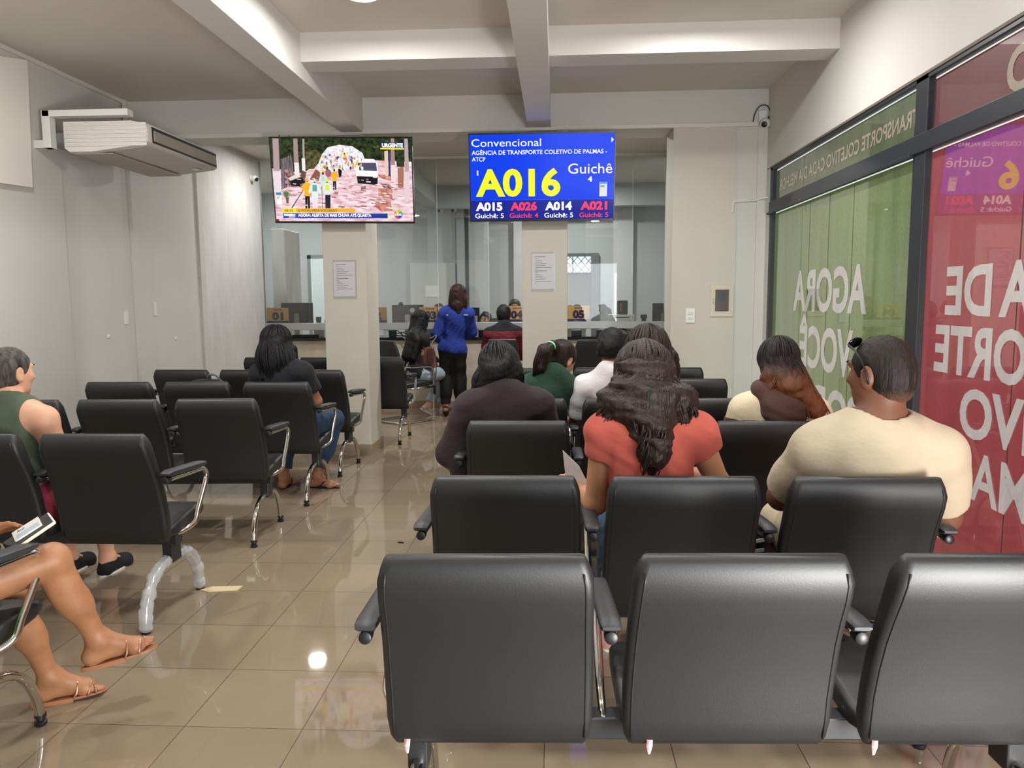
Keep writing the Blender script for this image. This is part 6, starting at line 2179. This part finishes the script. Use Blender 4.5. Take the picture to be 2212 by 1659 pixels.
def stripe_mat():
    m = cloth('striped_knit', '7a1526')
    nt = m.node_tree
    tc = nt.nodes.new('ShaderNodeTexCoord')
    sp = nt.nodes.new('ShaderNodeSeparateXYZ')
    nt.links.new(tc.outputs['Object'], sp.inputs[0])
    mr = nt.nodes.new('ShaderNodeMapRange')
    mr.inputs['From Min'].default_value = 0.94
    mr.inputs['From Max'].default_value = 1.11
    nt.links.new(sp.outputs[2], mr.inputs['Value'])
    rp = nt.nodes.new('ShaderNodeValToRGB')
    rp.color_ramp.interpolation = 'CONSTANT'
    navy, red = lin('0d0d15'), lin('7e1a2a')
    el = rp.color_ramp.elements
    el[0].position, el[0].color = 0.0, (*red, 1)
    el[1].position, el[1].color = 0.93, (*navy, 1)
    for i in range(7):
        a = 0.12 + i * 0.115
        e = el.new(a)
        e.color = (*navy, 1)
        e = el.new(a + 0.035)
        e.color = (*red, 1)
    nt.links.new(mr.outputs[0], rp.inputs[0])
    nt.links.new(rp.outputs[0], nt.nodes['Principled BSDF'].inputs['Base Color'])
    return m


shirt(B, o, 'jumper', stripe_mat(), 1.85, 0.02, 0.012, 0.008, 0.003, 16, 0.056, seed=81)
trousers(B, o, 'trousers', M_blackt)
for q in 'LR':
    shoe(B, o, q, M_blackc, M_rub)
hair_core(B, o, H_black, d=0.017, front=0.055, low=-0.075, noise=0.001, nscale=90, vox=0.007, seed=26)

# --- clerks behind the glass
for nm, hd, yw, lab, hm, lng, c in (('a', (-1.119, 12.25, 1.19), 165, 'clerk with long straight dark hair peering over a black monitor', H_brown, True, 'b8b4b0'),
                                    ('b', (-1.76, 11.62, 1.325), 180, 'clerk whose dark hair shows just over counter sign 03', H_brown, False, '6a6e78'),
                                    ('c', (-0.62, 11.62, 1.385), 182, 'clerk whose black hair shows just over counter sign 04', H_black, False, '3a4250')):
    x, y, z = hd
    J = dict(pelvis=V(x, y + 0.06, z - 0.66), neck=V(x, y + 0.05, z - 0.165), head=V(x, y, z), shL=V(x + 0.17, y + 0.05, z - 0.24), shR=V(x - 0.17, y + 0.05, z - 0.24), elL=V(x + 0.24, y - 0.05, z - 0.48), elR=V(x - 0.24, y - 0.05, z - 0.48), wrL=V(x + 0.14, y - 0.26, z - 0.4), wrR=V(x - 0.14, y - 0.26, z - 0.4),
             hipL=V(x + 0.09, y + 0.02, z - 0.68), hipR=V(x - 0.09, y + 0.02, z - 0.68), knL=V(x + 0.1, y - 0.38, z - 0.69), knR=V(x - 0.1, y - 0.38, z - 0.69), anL=V(x + 0.1, y - 0.2, 0.09), anR=V(x - 0.1, y - 0.2, 0.09), fdL=V(0, -1, 0), fdR=V(0, -1, 0))
    B = Body(J, 1.0, 0.98, yaw=yw, pitch=8, hand=False)
    o = person(B, lab, S_light, 0.007)
    eyes(B, o)
    shirt(B, o, 'shirt', cloth('clerk_shirt_' + nm, c), 1.9, 0.014, 0.01, 0.01, 0.003, 18, 0.06)
    trousers(B, o, 'trousers', M_blackt, vox=0.012)
    ex = []
    if lng:
        ex = [cap(B.H - B.f * 0.04, B.H - B.f * 0.05 - V(0, 0, 0.22), 0.09, 0.085, 0.03), cap(B.H + B.r * 0.085, B.H + B.r * 0.095 - V(0, 0, 0.2), 0.028, 0.03, 0.03), cap(B.H - B.r * 0.085, B.H - B.r * 0.095 - V(0, 0, 0.2), 0.028, 0.03, 0.03)]
    hair_core(B, o, hm, ex, d=0.016, front=0.055, low=-0.07, noise=0.002, ears=not lng)
    t = thing('office_chair', 'dark office chair under the ' + lab.replace('whose', 'with').replace(' shows just', '').replace('peering', 'looking'), 'chair', (x, y + 0.05, 0))
    obj('seat', bx((-0.23, -0.22, 0.42), (0.23, 0.25, z - 0.775), 0.03, 3), M_blackc, t, True)
    obj('backrest', bx((-0.2, 0.26, 0.55), (0.2, 0.31, min(0.95, z - 0.3)), 0.03, 3), M_blackc, t, True)
    obj('pedestal', lathe(bmesh.new(), [(0.26, 0.0), (0.26, 0.03), (0.05, 0.07), (0.03, 0.1), (0.03, 0.43)], (0, 0, 0), 20), M_steel, t, True, ang=40)
